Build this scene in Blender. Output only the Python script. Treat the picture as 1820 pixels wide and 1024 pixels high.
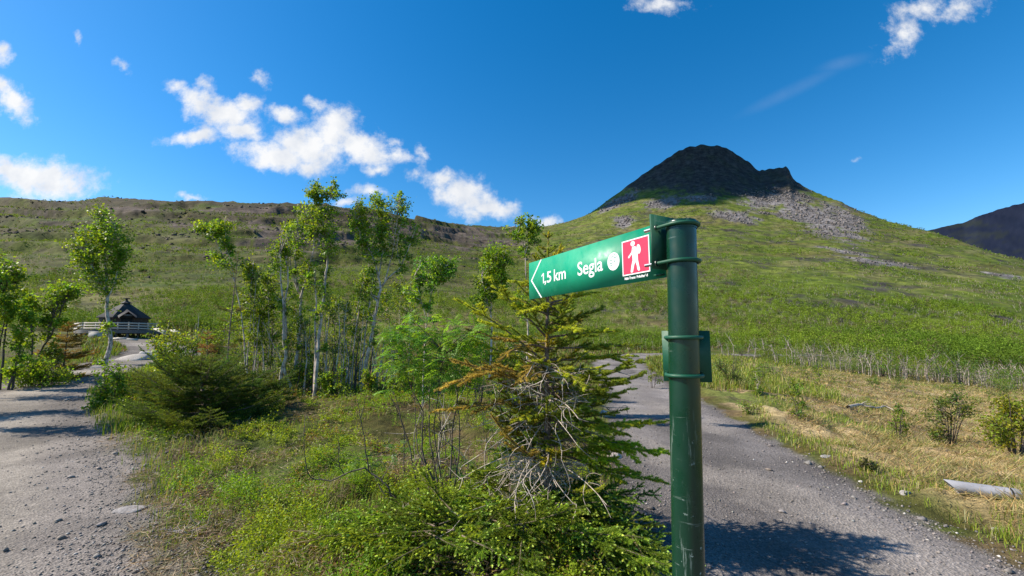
import bpy, math, random
import numpy as np
from mathutils import Vector

R = math.radians
scene = bpy.context.scene
for o in list(bpy.data.objects):
    bpy.data.objects.remove(o)
COL = scene.collection

# ------------------------------------------------------------------ camera
CAM_H, FPX, PITCH = 1.55, 760.0, R(6.98)
cam = bpy.data.cameras.new('camera')
cam.sensor_width = 36.0
cam.lens = FPX / 1820 * 36
cam.clip_start, cam.clip_end = 0.02, 20000
cam_o = bpy.data.objects.new('camera', cam)
cam_o.location = (0, 0, CAM_H)
cam_o.rotation_euler = (R(90) + PITCH, 0, 0)
COL.objects.link(cam_o)
scene.camera = cam_o

# ------------------------------------------------------------------ light
SUN_EL = R(42)
SUN_AZ = np.array([-1.0, 0.0]); SUN_AZ /= np.linalg.norm(SUN_AZ)
SUN = np.array([SUN_AZ[0] * math.cos(SUN_EL), SUN_AZ[1] * math.cos(SUN_EL), math.sin(SUN_EL)])
sl = bpy.data.lights.new('sun', 'SUN')
sl.energy, sl.angle, sl.color = 5.0, R(0.5), (1.0, 0.91, 0.77)
sun_o = bpy.data.objects.new('sun', sl)
sun_o.rotation_euler = Vector(-SUN).to_track_quat('-Z', 'Y').to_euler()
COL.objects.link(sun_o)

scene.view_settings.view_transform = 'Standard'
scene.view_settings.look = 'None'
scene.view_settings.exposure = 0.68
scene.view_settings.gamma = 1.0
scene.cycles.max_bounces = 6
scene.cycles.diffuse_bounces = 3
scene.cycles.glossy_bounces = 2
scene.cycles.transmission_bounces = 3
scene.cycles.transparent_max_bounces = 4
scene.cycles.caustics_reflective = False
scene.cycles.caustics_refractive = False


# ------------------------------------------------------------------ photograph pixel -> direction
def slope(py):                      # height gained per metre of forward distance at picture row py
    return np.tan(PITCH + np.arctan((512 - np.asarray(py, float)) / FPX))


def lat(px, py):                    # sideways metres per metre of forward distance
    return (np.asarray(px, float) - 910) / FPX * (math.cos(PITCH) + slope(py) * math.sin(PITCH))


def at(px, py, y):                  # world point on the plane at forward distance y
    return np.array([float(lat(px, py)) * y, y, CAM_H + float(slope(py)) * y])


def proj(x, y, z):
    d = np.maximum(y * math.cos(PITCH) + (z - CAM_H) * math.sin(PITCH), 1e-3)
    return 910 + FPX * x / d, 512 - FPX * ((z - CAM_H) * math.cos(PITCH) - y * math.sin(PITCH)) / d


# ------------------------------------------------------------------ noise
def _h(ix, iy, s):
    n = (ix * 374761393 + iy * 668265263 + s * 1274126177) & 0xffffffff
    n = ((n ^ (n >> 13)) * 1274126177) & 0xffffffff
    return ((n ^ (n >> 16)) & 0xffff) / 65535.0


def vn(x, y, s=0):
    x = np.asarray(x, float); y = np.asarray(y, float)
    ix = np.floor(x).astype(np.int64); iy = np.floor(y).astype(np.int64)
    fx = x - ix; fy = y - iy
    fx = fx * fx * fx * (fx * (fx * 6 - 15) + 10); fy = fy * fy * fy * (fy * (fy * 6 - 15) + 10)
    a = _h(ix, iy, s); b = _h(ix + 1, iy, s); c = _h(ix, iy + 1, s); d = _h(ix + 1, iy + 1, s)
    return (a * (1 - fx) + b * fx) * (1 - fy) + (c * (1 - fx) + d * fx) * fy


def fbm(x, y, oct=4, s=0, g=0.5):
    v = 0.0; a = 1.0; t = 0.0
    c, sn = 0.8, 0.6
    for i in range(oct):
        v = v + a * vn(x, y, s + i * 17); t += a; a *= g
        x, y = (x * c - y * sn) * 2.03 + 3.1, (x * sn + y * c) * 2.03 + 7.7
    return v / t


def sst(a, b, x):
    t = np.clip((np.asarray(x, float) - a) / (b - a), 0, 1)
    return t * t * (3 - 2 * t)


# ------------------------------------------------------------------ materials
def mat(name):
    m = bpy.data.materials.new(name); m.use_nodes = True
    nt = m.node_tree
    for n in list(nt.nodes):
        nt.nodes.remove(n)
    out = nt.nodes.new('ShaderNodeOutputMaterial')
    return m, nt, out


def nd(nt, t, **kw):
    n = nt.nodes.new(t)
    for k, v in kw.items():
        if k.startswith('i_'):
            k = k[2:]
            n.inputs[int(k) if k.isdigit() else k.replace('_', ' ')].default_value = v
        else:
            setattr(n, k, v)
    return n


def mixc(nt, f, a, b, blend='MIX'):
    n = nd(nt, 'ShaderNodeMix', data_type='RGBA', blend_type=blend)
    for i, v in ((0, f), (6, a), (7, b)):
        if hasattr(v, 'is_linked') or hasattr(v, 'links'):
            nt.links.new(v, n.inputs[i])
        elif i == 0:
            n.inputs[0].default_value = v
        else:
            n.inputs[i].default_value = (*v, 1) if len(v) == 3 else v
    return n.outputs[2]


def ramp(nt, src, p0, p1, c0=(0, 0, 0, 1), c1=(1, 1, 1, 1)):
    r = nd(nt, 'ShaderNodeValToRGB')
    e = r.color_ramp.elements
    e[0].position, e[0].color, e[1].position, e[1].color = p0, c0, p1, c1
    nt.links.new(src, r.inputs[0])
    return r.outputs[0]


def noise(nt, vec, scale, detail=4, rough=0.55):
    n = nd(nt, 'ShaderNodeTexNoise', i_Scale=scale, i_Detail=detail, i_Roughness=rough)
    nt.links.new(vec, n.inputs['Vector'])
    return n.outputs[0]


def simple(name, c, rough=0.6, var=0.25, scale=20, metallic=0.0, coat=0.0, bump=0.0, stretch=(1, 1, 1), c2=None):
    m, nt, out = mat(name)
    co = nd(nt, 'ShaderNodeTexCoord')
    mp = nd(nt, 'ShaderNodeMapping'); mp.inputs['Scale'].default_value = stretch
    nt.links.new(co.outputs['Object'], mp.inputs[0])
    nz = noise(nt, mp.outputs[0], scale, 5)
    d = c2 if c2 else tuple(v * (1 - var) for v in c)
    l = tuple(min(1, v * (1 + var)) for v in c)
    b = nd(nt, 'ShaderNodeBsdfPrincipled', i_Roughness=rough, i_Metallic=metallic)
    b.inputs['Coat Weight'].default_value = coat
    nt.links.new(ramp(nt, nz, 0.35, 0.65, (*d, 1), (*l, 1)), b.inputs['Base Color'])
    if bump:
        bp = nd(nt, 'ShaderNodeBump', i_Strength=bump, i_Distance=0.01)
        nt.links.new(nz, bp.inputs['Height']); nt.links.new(bp.outputs[0], b.inputs['Normal'])
    nt.links.new(b.outputs[0], out.inputs[0])
    return m


def foliage_mat(name, trans=0.4, gloss=0.35, rough=0.45, tint=(1.25, 1.15, 0.6)):
    m, nt, out = mat(name)
    a = nd(nt, 'ShaderNodeAttribute', attribute_name='col')
    p = nd(nt, 'ShaderNodeBsdfPrincipled', i_Roughness=rough)
    p.inputs['Specular IOR Level'].default_value = gloss
    nt.links.new(a.outputs['Color'], p.inputs['Base Color'])
    t = nd(nt, 'ShaderNodeBsdfTranslucent')
    nt.links.new(mixc(nt, 1.0, a.outputs['Color'], tint, 'MULTIPLY'), t.inputs['Color'])
    mx = nd(nt, 'ShaderNodeMixShader'); mx.inputs[0].default_value = trans
    nt.links.new(p.outputs[0], mx.inputs[1]); nt.links.new(t.outputs[0], mx.inputs[2])
    nt.links.new(mx.outputs[0], out.inputs[0])
    return m


M = {}
M['leaf'] = foliage_mat('leaf', 0.5, 0.25, 0.45, (1.5, 1.3, 0.55))
M['needle'] = foliage_mat('needle', 0.5, 0.2, 0.55, (1.4, 1.25, 0.6))
M['grass'] = foliage_mat('grass', 0.35, 0.15, 0.6, (1.15, 1.1, 0.7))
M['scrub'] = foliage_mat('scrub_leaf', 0.35, 0.15, 0.7)
m, nt, out = mat('col_rough')
a_ = nd(nt, 'ShaderNodeAttribute', attribute_name='col')
co_ = nd(nt, 'ShaderNodeTexCoord')
nz_ = noise(nt, co_.outputs['Object'], 30, 4)
b_ = nd(nt, 'ShaderNodeBsdfPrincipled', i_Roughness=0.95)
b_.inputs['Specular IOR Level'].default_value = .1
nt.links.new(mixc(nt, 1.0, a_.outputs['Color'], ramp(nt, nz_, 0.3, 0.7, (.6, .6, .6, 1), (1.35, 1.35, 1.35, 1)), 'MULTIPLY'), b_.inputs['Base Color'])
bp_ = nd(nt, 'ShaderNodeBump', i_Strength=0.5, i_Distance=0.01)
nt.links.new(nz_, bp_.inputs['Height']); nt.links.new(bp_.outputs[0], b_.inputs['Normal'])
nt.links.new(b_.outputs[0], out.inputs[0])
M['col'] = m


def birch_bark(name, light, dark, lo, hi, sc=14):
    m, nt, out = mat(name)
    co = nd(nt, 'ShaderNodeTexCoord')
    mp = nd(nt, 'ShaderNodeMapping'); mp.inputs['Scale'].default_value = (1, 1, 0.45)
    nt.links.new(co.outputs['Object'], mp.inputs[0])
    n1 = noise(nt, mp.outputs[0], sc, 5, 0.65)
    n2 = noise(nt, co.outputs['Object'], 3, 3)
    c = mixc(nt, ramp(nt, n1, lo, hi), dark, light)
    c = mixc(nt, ramp(nt, n2, 0.45, 0.75), c, tuple(v * 0.62 for v in light))
    b = nd(nt, 'ShaderNodeBsdfPrincipled', i_Roughness=0.75)
    nt.links.new(c, b.inputs['Base Color'])
    bp = nd(nt, 'ShaderNodeBump', i_Strength=0.6, i_Distance=0.01)
    nt.links.new(n1, bp.inputs['Height']); nt.links.new(bp.outputs[0], b.inputs['Normal'])
    nt.links.new(b.outputs[0], out.inputs[0])
    return m


M['birch'] = birch_bark('birch_bark', (0.60, 0.50, 0.42), (0.07, 0.05, 0.04), 0.38, 0.55)
M['stalk'] = birch_bark('grey_brown_bark', (0.40, 0.34, 0.28), (0.07, 0.055, 0.045), 0.40, 0.58)
M['twig'] = birch_bark('dark_twig_bark', (0.13, 0.10, 0.08), (0.04, 0.03, 0.025), 0.4, 0.6, 30)
M['spruce_bark'] = birch_bark('spruce_bark', (0.26, 0.18, 0.14), (0.09, 0.06, 0.05), 0.4, 0.6, 40)
M['dead'] = birch_bark('weathered_wood', (0.56, 0.48, 0.40), (0.24, 0.18, 0.14), 0.35, 0.6, 40)


# ------------------------------------------------------------------ mesh collecting
class MB:
    def __init__(s):
        s.v = []; s.f = []; s.c = []; s.n = 0

    def add(s, V, F, C=(0.2, 0.2, 0.2)):
        V = np.asarray(V, float).reshape(-1, 3)
        F = np.asarray(F, np.int64)
        C = np.asarray(C, float)
        if C.ndim == 1:
            C = np.tile(C, (len(V), 1))
        s.v.append(V); s.c.append(C)
        s.f.append(F + s.n)
        s.n += len(V)

    def build(s, name, m, parent=None, loc=None, smooth=False):
        V = np.concatenate(s.v); C = np.concatenate(s.c)
        if loc is not None:
            V = V - np.asarray(loc)
        lv = np.concatenate([f.reshape(-1) for f in s.f])
        cnt = np.concatenate([np.full(len(f), f.shape[1]) for f in s.f])
        st = np.concatenate([[0], np.cumsum(cnt)[:-1]])
        me = bpy.data.meshes.new(name)
        me.vertices.add(len(V)); me.vertices.foreach_set('co', V.astype(np.float32).ravel())
        me.loops.add(len(lv)); me.loops.foreach_set('vertex_index', lv.astype(np.int32))
        me.polygons.add(len(cnt)); me.polygons.foreach_set('loop_start', st.astype(np.int32))
        try:
            me.polygons.foreach_set('loop_total', cnt.astype(np.int32))
        except Exception:
            pass
        at_ = me.attributes.new('col', 'FLOAT_COLOR', 'POINT')
        at_.data.foreach_set('color', np.concatenate([C, np.ones((len(C), 1))], 1).astype(np.float32).ravel())
        if smooth:
            me.polygons.foreach_set('use_smooth', np.ones(len(cnt), bool))
        me.update(calc_edges=True)
        me.validate()
        if m:
            for q in (m if isinstance(m, list) else [m]):
                me.materials.append(q)
        o = bpy.data.objects.new(name, me)
        COL.objects.link(o)
        if parent:
            o.parent = parent
            if loc is not None and np.abs(np.asarray(loc) - np.array(parent.location)).max() > 1e-6:
                o.location = np.asarray(loc) - np.array(parent.location)
        elif loc is not None:
            o.location = loc
        return o


def tag(o, label=None, cat=None, group=None, kind=None):
    for k, v in (('label', label), ('category', cat), ('group', group), ('kind', kind)):
        if v:
            o[k] = v
    return o


def thing(name, label, cat, loc, group=None):
    o = bpy.data.objects.new(name, None)
    o.empty_display_size = 0.2
    o.location = loc
    COL.objects.link(o)
    return tag(o, label, cat, group)


def copy_thing(r, loc, rz, sc=1.0):
    n = r.copy(); COL.objects.link(n)
    n.location = loc; n.rotation_euler = (0, 0, rz); n.scale = (sc, sc, sc)
    for ch in list(r.children):
        c = ch.copy(); COL.objects.link(c); c.parent = n
    return n


def tube(mb, P, Rr, n=5, col=(0.3, 0.25, 0.2), cap=True):
    P = np.asarray(P, float); k = len(P)
    Rr = np.broadcast_to(np.asarray(Rr, float), (k,))
    T = np.gradient(P, axis=0); T /= np.linalg.norm(T, axis=1, keepdims=True) + 1e-9
    ref = np.array([0.31, 0.17, 0.93]) if abs(T[:, 2]).mean() < 0.8 else np.array([0.93, 0.3, 0.2])
    A = np.cross(T, ref); A /= np.linalg.norm(A, axis=1, keepdims=True) + 1e-9
    B = np.cross(T, A)
    an = np.arange(n) * 2 * math.pi / n
    V = P[:, None] + Rr[:, None, None] * (A[:, None] * np.cos(an)[None, :, None] + B[:, None] * np.sin(an)[None, :, None])
    i = np.arange(k - 1)[:, None] * n; j = np.arange(n)[None]; j2 = (j + 1) % n
    F = np.stack([i + j, i + j2, i + n + j2, i + n + j], -1).reshape(-1, 4)
    mb.add(V.reshape(-1, 3), F, col)


def unit(v):
    return v / (np.linalg.norm(v, axis=-1, keepdims=True) + 1e-9)


def rhombs(mb, C, D, S, L, W, col, wide=0.5, fold=0.0):
    """leaf-shaped quads: base C, along D, width along S"""
    L = np.asarray(L)[..., None] if np.ndim(L) else L
    W = np.asarray(W)[..., None] if np.ndim(W) else W
    mid = C + D * (L * wide)
    V = np.stack([C, mid + S * (W * 0.5), C + D * L, mid - S * (W * 0.5)], 1)
    n = len(C)
    F = np.arange(4 * n).reshape(n, 4)
    mb.add(V.reshape(-1, 3), F, np.repeat(np.broadcast_to(col, (n, 3)), 4, 0))


def rnd_leaves(mb, C, rng, L, W, col, up=0.3, jit=0.3):
    n = len(C)
    D = unit(rng.normal(size=(n, 3)) + np.array([0, 0, -0.1]))
    N = unit(rng.normal(size=(n, 3)) + np.array([0, 0, up * 2]))
    S = unit(np.cross(D, N))
    s = rng.uniform(1 - jit, 1 + jit, n)
    rhombs(mb, C, D, S, L * s, W * s, col, 0.45)


def vary(rng, base, n, v=0.25, hue=0.15):
    b = np.asarray(base)[None] * rng.uniform(1 - v, 1 + v, (n, 1))
    h = rng.uniform(-hue, hue, n)
    b = b * np.stack([1 + h * 1.3, np.ones(n), 1 - h], 1)
    return np.clip(b, 0.002, 1)


def box(mb, x0, x1, y0, y1, z0, z1, col=(0.2, 0.2, 0.2), Mx=None):
    V = np.array([[x, y, z] for x in (x0, x1) for y in (y0, y1) for z in (z0, z1)], float)
    F = [[0, 1, 3, 2], [4, 6, 7, 5], [0, 4, 5, 1], [2, 3, 7, 6], [0, 2, 6, 4], [1, 5, 7, 3]]
    if Mx is not None:
        V = V @ Mx[:3, :3].T + Mx[:3, 3]
    mb.add(V, F, col)

# ------------------------------------------------------------------ sky
def sky():
    w = bpy.data.worlds.new('World'); scene.world = w; w.use_nodes = True
    nt = w.node_tree; L = nt.links.new
    bg = nt.nodes['Background']
    s = nd(nt, 'ShaderNodeTexSky', sky_type='NISHITA', sun_disc=False)
    s.sun_elevation = SUN_EL
    s.sun_rotation = math.atan2(SUN_AZ[0], SUN_AZ[1])
    s.altitude = 300; s.air_density = 1.0; s.dust_density = 0.3; s.ozone_density = 2.0
    hs = nd(nt, 'ShaderNodeHueSaturation'); hs.inputs['Hue'].default_value = 0.498; hs.inputs['Saturation'].default_value = 1.44; hs.inputs['Value'].default_value = 1.98
    L(s.outputs[0], hs.inputs['Color'])
    co = nd(nt, 'ShaderNodeTexCoord').outputs['Generated']
    sp = nd(nt, 'ShaderNodeSeparateXYZ'); L(co, sp.inputs[0])

    def mth(op, a, b=None, c=None, clamp=False):
        n = nd(nt, 'ShaderNodeMath', operation=op, use_clamp=clamp)
        for i, v in enumerate((a, b, c)):
            if v is None:
                continue
            if isinstance(v, (int, float)):
                n.inputs[i].default_value = v
            else:
                L(v, n.inputs[i])
        return n.outputs[0]
    ya = mth('MAXIMUM', sp.outputs['Y'], .02)
    T = mth('DIVIDE', sp.outputs['X'], ya); S = mth('DIVIDE', sp.outputs['Z'], ya)
    cv = nd(nt, 'ShaderNodeCombineXYZ'); L(T, cv.inputs[0]); L(S, cv.inputs[1])
    v = cv.outputs[0]
    # warp so that the outlines billow
    w1 = nd(nt, 'ShaderNodeTexNoise', i_Scale=9.0, i_Detail=5.0, i_Roughness=.6); L(v, w1.inputs['Vector'])
    w0 = nd(nt, 'ShaderNodeTexNoise', i_Scale=24.0, i_Detail=9.0, i_Roughness=.66); L(v, w0.inputs['Vector'])
    sub = nd(nt, 'ShaderNodeVectorMath', operation='SUBTRACT'); L(w1.outputs['Color'], sub.inputs[0]); sub.inputs[1].default_value = (.5, .5, .5)
    sc = nd(nt, 'ShaderNodeVectorMath', operation='SCALE'); L(sub.outputs[0], sc.inputs[0]); sc.inputs['Scale'].default_value = .085
    ad = nd(nt, 'ShaderNodeVectorMath', operation='ADD'); L(v, ad.inputs[0]); L(sc.outputs[0], ad.inputs[1])
    # cloud bodies: direction, half sizes, tilt, density
    B = [(75, 318, 100, 34, 6, 1), (20, 300, 60, 24, 8, .9), (25, 180, 45, 22, 38, .95), (-10, 150, 30, 18, 20, .9), (-2, 97, 24, 20, 0, .85),
         (345, 178, 50, 19, 28, .95), (395, 205, 62, 26, 12, 1), (350, 243, 52, 14, -6, .95), (430, 233, 44, 16, 10, .95), (362, 152, 22, 15, 60, .65),
         (430, 190, 38, 16, -5, .9), (500, 205, 44, 17, 15, .85),
         (500, 275, 72, 26, 6, 1), (545, 262, 70, 36, 10, 1), (545, 290, 30, 18, 0, .9), (595, 232, 38, 40, 30, .95), (565, 190, 28, 12, 45, .7), (640, 262, 70, 28, 18, 1), (690, 275, 56, 14, 10, .8), (690, 247, 36, 10, 25, .55),
         (670, 303, 26, 13, 8, .75), (468, 140, 20, 18, -45, .5), (755, 270, 22, 9, 25, .5), (740, 308, 18, 10, -10, .45),
         (795, 318, 40, 20, 15, .8), (828, 345, 52, 32, 25, 1), (875, 365, 46, 24, 15, 1), (845, 375, 30, 14, 10, .8),
         (970, 395, 32, 14, 4, .8), (655, 345, 34, 14, 0, .75), (612, 360, 30, 9, 0, .7), (336, 352, 26, 7, 0, .8),
         (1172, 6, 62, 14, 4, .6), (1605, 52, 30, 58, 36, .66), (1700, 14, 56, 24, -14, .7), (1640, 14, 46, 24, -18, .66),
         (138, 70, 8, 13, -15, .42), (225, 112, 10, 18, -50, .42), (1522, 280, 10, 5, 0, .25)]
    tot = None; shade = None
    for px, py, rx, ry, rot, dn in B:
        t0, s0 = float(lat(px, py)), float(slope(py))
        kx = abs(float(lat(px + 1, py)) - t0); ky = abs(float(slope(py + 1)) - s0)
        mp = nd(nt, 'ShaderNodeMapping', vector_type='TEXTURE')
        mp.inputs['Location'].default_value = (t0, s0, 0)
        mp.inputs['Rotation'].default_value = (0, 0, R(-rot))
        mp.inputs['Scale'].default_value = (rx * kx * 1.28, ry * ky * 1.28, 1)
        L(ad.outputs[0], mp.inputs[0])
        ln = nd(nt, 'ShaderNodeVectorMath', operation='LENGTH'); L(mp.outputs[0], ln.inputs[0])
        q = mth('MULTIPLY', mth('SUBTRACT', 1.0, ln.outputs['Value']), dn)
        if dn < 1:
            q = mth('SUBTRACT', q, (1 - dn) * .22)
        tot = q if tot is None else mth('SMOOTH_MAX', tot, q, .12)
    nz = mth('MULTIPLY', mth('SUBTRACT', w0.outputs[0], .5), 1.5)
    nb = mth('MULTIPLY', mth('SUBTRACT', w1.outputs[0], .5), .5)
    f = mth('ADD', mth('ADD', tot, nz), nb)
    mr = nd(nt, 'ShaderNodeMapRange', interpolation_type='SMOOTHSTEP'); L(f, mr.inputs['Value'])
    mr.inputs['From Min'].default_value = -.08; mr.inputs['From Max'].default_value = .78
    # only where a body is near
    gate = nd(nt, 'ShaderNodeMapRange'); L(tot, gate.inputs['Value']); gate.inputs['From Min'].default_value = -.5; gate.inputs['From Max'].default_value = -.05
    front = mth('GREATER_THAN', sp.outputs['Y'], .05)
    dens = mth('MULTIPLY', mth('MULTIPLY', mr.outputs[0], gate.outputs[0]), front)
    dens = mth('MULTIPLY', dens, .97)
    # thicker bodies are a little greyer low down
    w3 = nd(nt, 'ShaderNodeTexNoise', i_Scale=14.0, i_Detail=4.0); L(v, w3.inputs['Vector'])
    white = mixc(nt, ramp(nt, w3.outputs[0], .35, .6), (8.2, 8.6, 9.3), (10.6, 10.6, 10.6))
    # a faint straight trail of thin cloud
    stk = None
    for px, py, rx, ry, rot in ((1500, 112, 75, 16, -16), (1410, 160, 150, 15, -26)):
        t0, s0 = float(lat(px, py)), float(slope(py))
        mp = nd(nt, 'ShaderNodeMapping', vector_type='TEXTURE')
        mp.inputs['Location'].default_value = (t0, s0, 0); mp.inputs['Rotation'].default_value = (0, 0, R(-rot))
        mp.inputs['Scale'].default_value = (rx / FPX, ry / FPX * 1.2, 1)
        L(v, mp.inputs[0])
        ln = nd(nt, 'ShaderNodeVectorMath', operation='LENGTH'); L(mp.outputs[0], ln.inputs[0])
        mq = nd(nt, 'ShaderNodeMapRange', interpolation_type='SMOOTHSTEP'); L(ln.outputs['Value'], mq.inputs['Value'])
        mq.inputs['From Min'].default_value = 1.0; mq.inputs['From Max'].default_value = .0
        stk = mq.outputs[0] if stk is None else mth('MAXIMUM', stk, mq.outputs[0])
    stk = mth('MULTIPLY', mth('MULTIPLY', stk, mth('ADD', w1.outputs[0], .15)), .075)
    dens = mth('MAXIMUM', dens, mth('MULTIPLY', stk, front))
    L(mixc(nt, dens, hs.outputs[0], white), bg.inputs['Color'])
    bg.inputs['Strength'].default_value = 0.0585


sky()


# ------------------------------------------------------------------ terrain
def PXT(px):
    return (px - 910) / 766.0


_ys = np.array([0, 3, 5, 8, 12, 16, 20, 28, 40, 60, 100], float)
_near = [  # picture column at the horizon, then ground height at those distances
    (-900, [0, 0, .05, .1, .2, .35, .5, .9, 1.8, 4, 9]),
    (0,    [0, 0, 0, .05, .18, .4, .6, 1.0, 2.0, 4, 9]),
    (200,  [0, 0, 0, .05, .18, .45, .65, 1.05, 1.93, 3.2, 7.5]),
    (350,  [0, 0, 0, .05, .15, .35, .5, .8, 1.5, 2.8, 6.5]),
    (500,  [0, 0, 0, .05, .1, .2, .3, .6, 1.1, 2.2, 5]),
    (700,  [0, 0, .03, .05, .1, .15, .2, .4, .7, 1.4, 4]),
    (900,  [0, 0, .03, .05, .08, .1, .12, .2, .45, .8, 3]),
    (1100, [0, 0, 0, 0, 0, .02, .05, .12, .3, .5, 2.2]),
    (1250, [0, 0, 0, 0, -.05, -.08, -.08, -.05, .05, .3, 1.8]),
    (1400, [0, 0, 0, -.1, -.25, -.4, -.5, -.8, -1.0, .1, 1.6]),
    (1600, [0, 0, -.05, -.35, -.7, -1.0, -1.25, -1.6, -1.9, -1.0, 1.2]),
    (1820, [0, 0, -.15, -.5, -.9, -1.2, -1.5, -2.1, -2.9, -1.8, 1.0]),
    (2700, [0, -.1, -.3, -.8, -1.3, -1.8, -2.2, -3., -3.8, -2.5, 1.0])]
_sky = np.array([(-900, 385), (-300, 365), (0, 352), (60, 350), (120, 351), (190, 349), (270, 352), (330, 355), (400, 357), (470, 360), (540, 359), (600, 362),
                 (640, 369), (700, 380), (760, 390), (830, 399), (905, 404), (955, 407), (990, 402), (1020, 393), (1045, 383), (1066, 367),
                 (1090, 347), (1125, 320), (1150, 301), (1175, 285), (1197, 270), (1217, 261), (1250, 255), (1275, 258), (1300, 264), (1306, 269), (1330, 284),
                 (1337, 290), (1346, 299), (1350, 301), (1362, 299), (1380, 296), (1397, 295), (1403, 299), (1406, 310), (1410, 318), (1440, 335), (1500, 362), (1560, 385),
                 (1620, 404), (1650, 411), (1700, 427), (1760, 446), (1820, 461), (2000, 497), (2700, 540)], float)
_skt = lat(_sky[:, 0], _sky[:, 1]); _sks = slope(_sky[:, 1])
_rd = [(-900, 420), (0, 440), (400, 470), (700, 560), (880, 800), (960, 950), (1060, 860), (1150, 840), (1250, 880), (1345, 860), (1400, 800), (1500, 700), (1650, 520), (1820, 400), (2700, 300)]
TT = np.linspace(-2.6, 2.6, 1301); WW = np.linspace(math.log(2), math.log(6002), 520)


def _blur(a, s, ax):
    k = np.exp(-0.5 * (np.arange(-3 * s, 3 * s + 1) / s) ** 2); k /= k.sum()
    pad = [(0, 0), (0, 0)]; pad[ax] = (3 * s, 3 * s)
    ap = np.pad(a, pad, mode='edge')
    return np.apply_along_axis(lambda v: np.convolve(v, k, 'valid'), ax, ap)


def _tables():
    Y = np.exp(WW) - 2
    cols = np.array([np.interp(np.minimum(Y, 100), _ys, c[1]) for c in _near])
    ct = np.array([PXT(c[0]) for c in _near])
    near = np.array([np.interp(TT, ct, cols[:, j]) for j in range(len(Y))]).T
    near = _blur(_blur(near, 12, 0), 5, 1)
    s = np.interp(TT, _skt, _sks)
    s0 = _blur(s[:, None], 34, 0)[:, 0]
    yr = np.interp(TT, [PXT(p) for p, _ in _rd], [v for _, v in _rd])
    yr = _blur(yr[:, None], 30, 0)[:, 0]
    zr = CAM_H + s * yr; zs = CAM_H + s0 * yr
    z1 = near[:, -1]
    pk = np.interp(TT, [.05, .2, .35, .62, .8, 1.1], [0, .3, 1, 1, .4, 0.1])[:, None]
    tau = np.clip((Y[None] - 100) / (yr[:, None] - 100), 0, None)
    g = np.minimum(tau, 1)
    shp = (1 - pk) * (0.62 * g + 0.38 * g * g) + pk * (0.5 * g + 0.5 * g ** 2.6)
    zz = zs[:, None] + (zr - zs)[:, None] * g ** 9
    z = near + (zz - z1[:, None]) * shp
    z = np.where(tau > 1, zr[:, None] - (Y[None] - yr[:, None]) * 0.35, z)
    z = np.maximum(z, near - 60)
    return z, yr


ZT, YR = _tables()


def paths():
    right = np.array([(1.7, -3), (1.85, -0.5), (2.0, 1.5), (2.2, 3.0), (2.42, 4.8), (3.1, 8.1), (3.75, 11.5), (4.9, 18), (6.4, 26), (8.6, 34), (13, 41), (20, 46), (27, 50), (40, 57)], float)
    left = np.array([(0.5, -2.5), (-1.3, -.2), (-3.75, 2.1), (-5.6, 4.1), (-9.1, 7.3), (-12.3, 10.7), (-14.4, 14.2), (-16.6, 18.5), (-18.6, 23), (-22.5, 28), (-28, 33), (-33, 37.5)], float)
    return (right, np.array([1.45, 1.4, 1.35, 1.3, 1.28, 1.28, 1.2, 1.3, 1.5, 1.7, 1.6, 1.4, 1.2, 1.0])), \
           (left, np.array([1.6, 1.6, 1.5, 1.45, 1.4, 1.25, 1.15, 1.2, 1.5, 1.5, 1.4, 1.3]))


PATHS = paths()


def path_d(x, y):
    """signed distance outside each path's edge: (right path, left path)"""
    res = []
    for P, W in PATHS:
        best = np.full(np.shape(x), 1e9)
        for i in range(len(P) - 1):
            a, b = P[i], P[i + 1]; d = b - a
            t = np.clip(((x - a[0]) * d[0] + (y - a[1]) * d[1]) / (d @ d), 0, 1)
            q = np.hypot(x - a[0] - t * d[0], y - a[1] - t * d[1]) - (W[i] * (1 - t) + W[i + 1] * t)
            best = np.minimum(best, q)
        res.append(best)
    return res


def base_h(x, y):
    th = np.arctan2(x, y)
    lim = 1.2
    thc = np.clip(th, -lim, lim)
    r = np.hypot(x, y)
    w = sst(2.2, 1.2, np.abs(th))
    yy = np.where(np.abs(th) < lim, np.maximum(y, 0), r * np.cos(lim))
    tt = np.tan(thc)
    fi = np.clip((tt - TT[0]) / (TT[1] - TT[0]), 0, len(TT) - 1.001)
    fj = np.clip((np.log(np.maximum(yy, 0) + 2) - WW[0]) / (WW[1] - WW[0]), 0, len(WW) - 1.001)
    i = fi.astype(int); j = fj.astype(int); fi = fi - i; fj = fj - j
    z = (ZT[i, j] * (1 - fi) + ZT[i + 1, j] * fi) * (1 - fj) + (ZT[i, j + 1] * (1 - fi) + ZT[i + 1, j + 1] * fi) * fj
    return z * w


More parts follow.
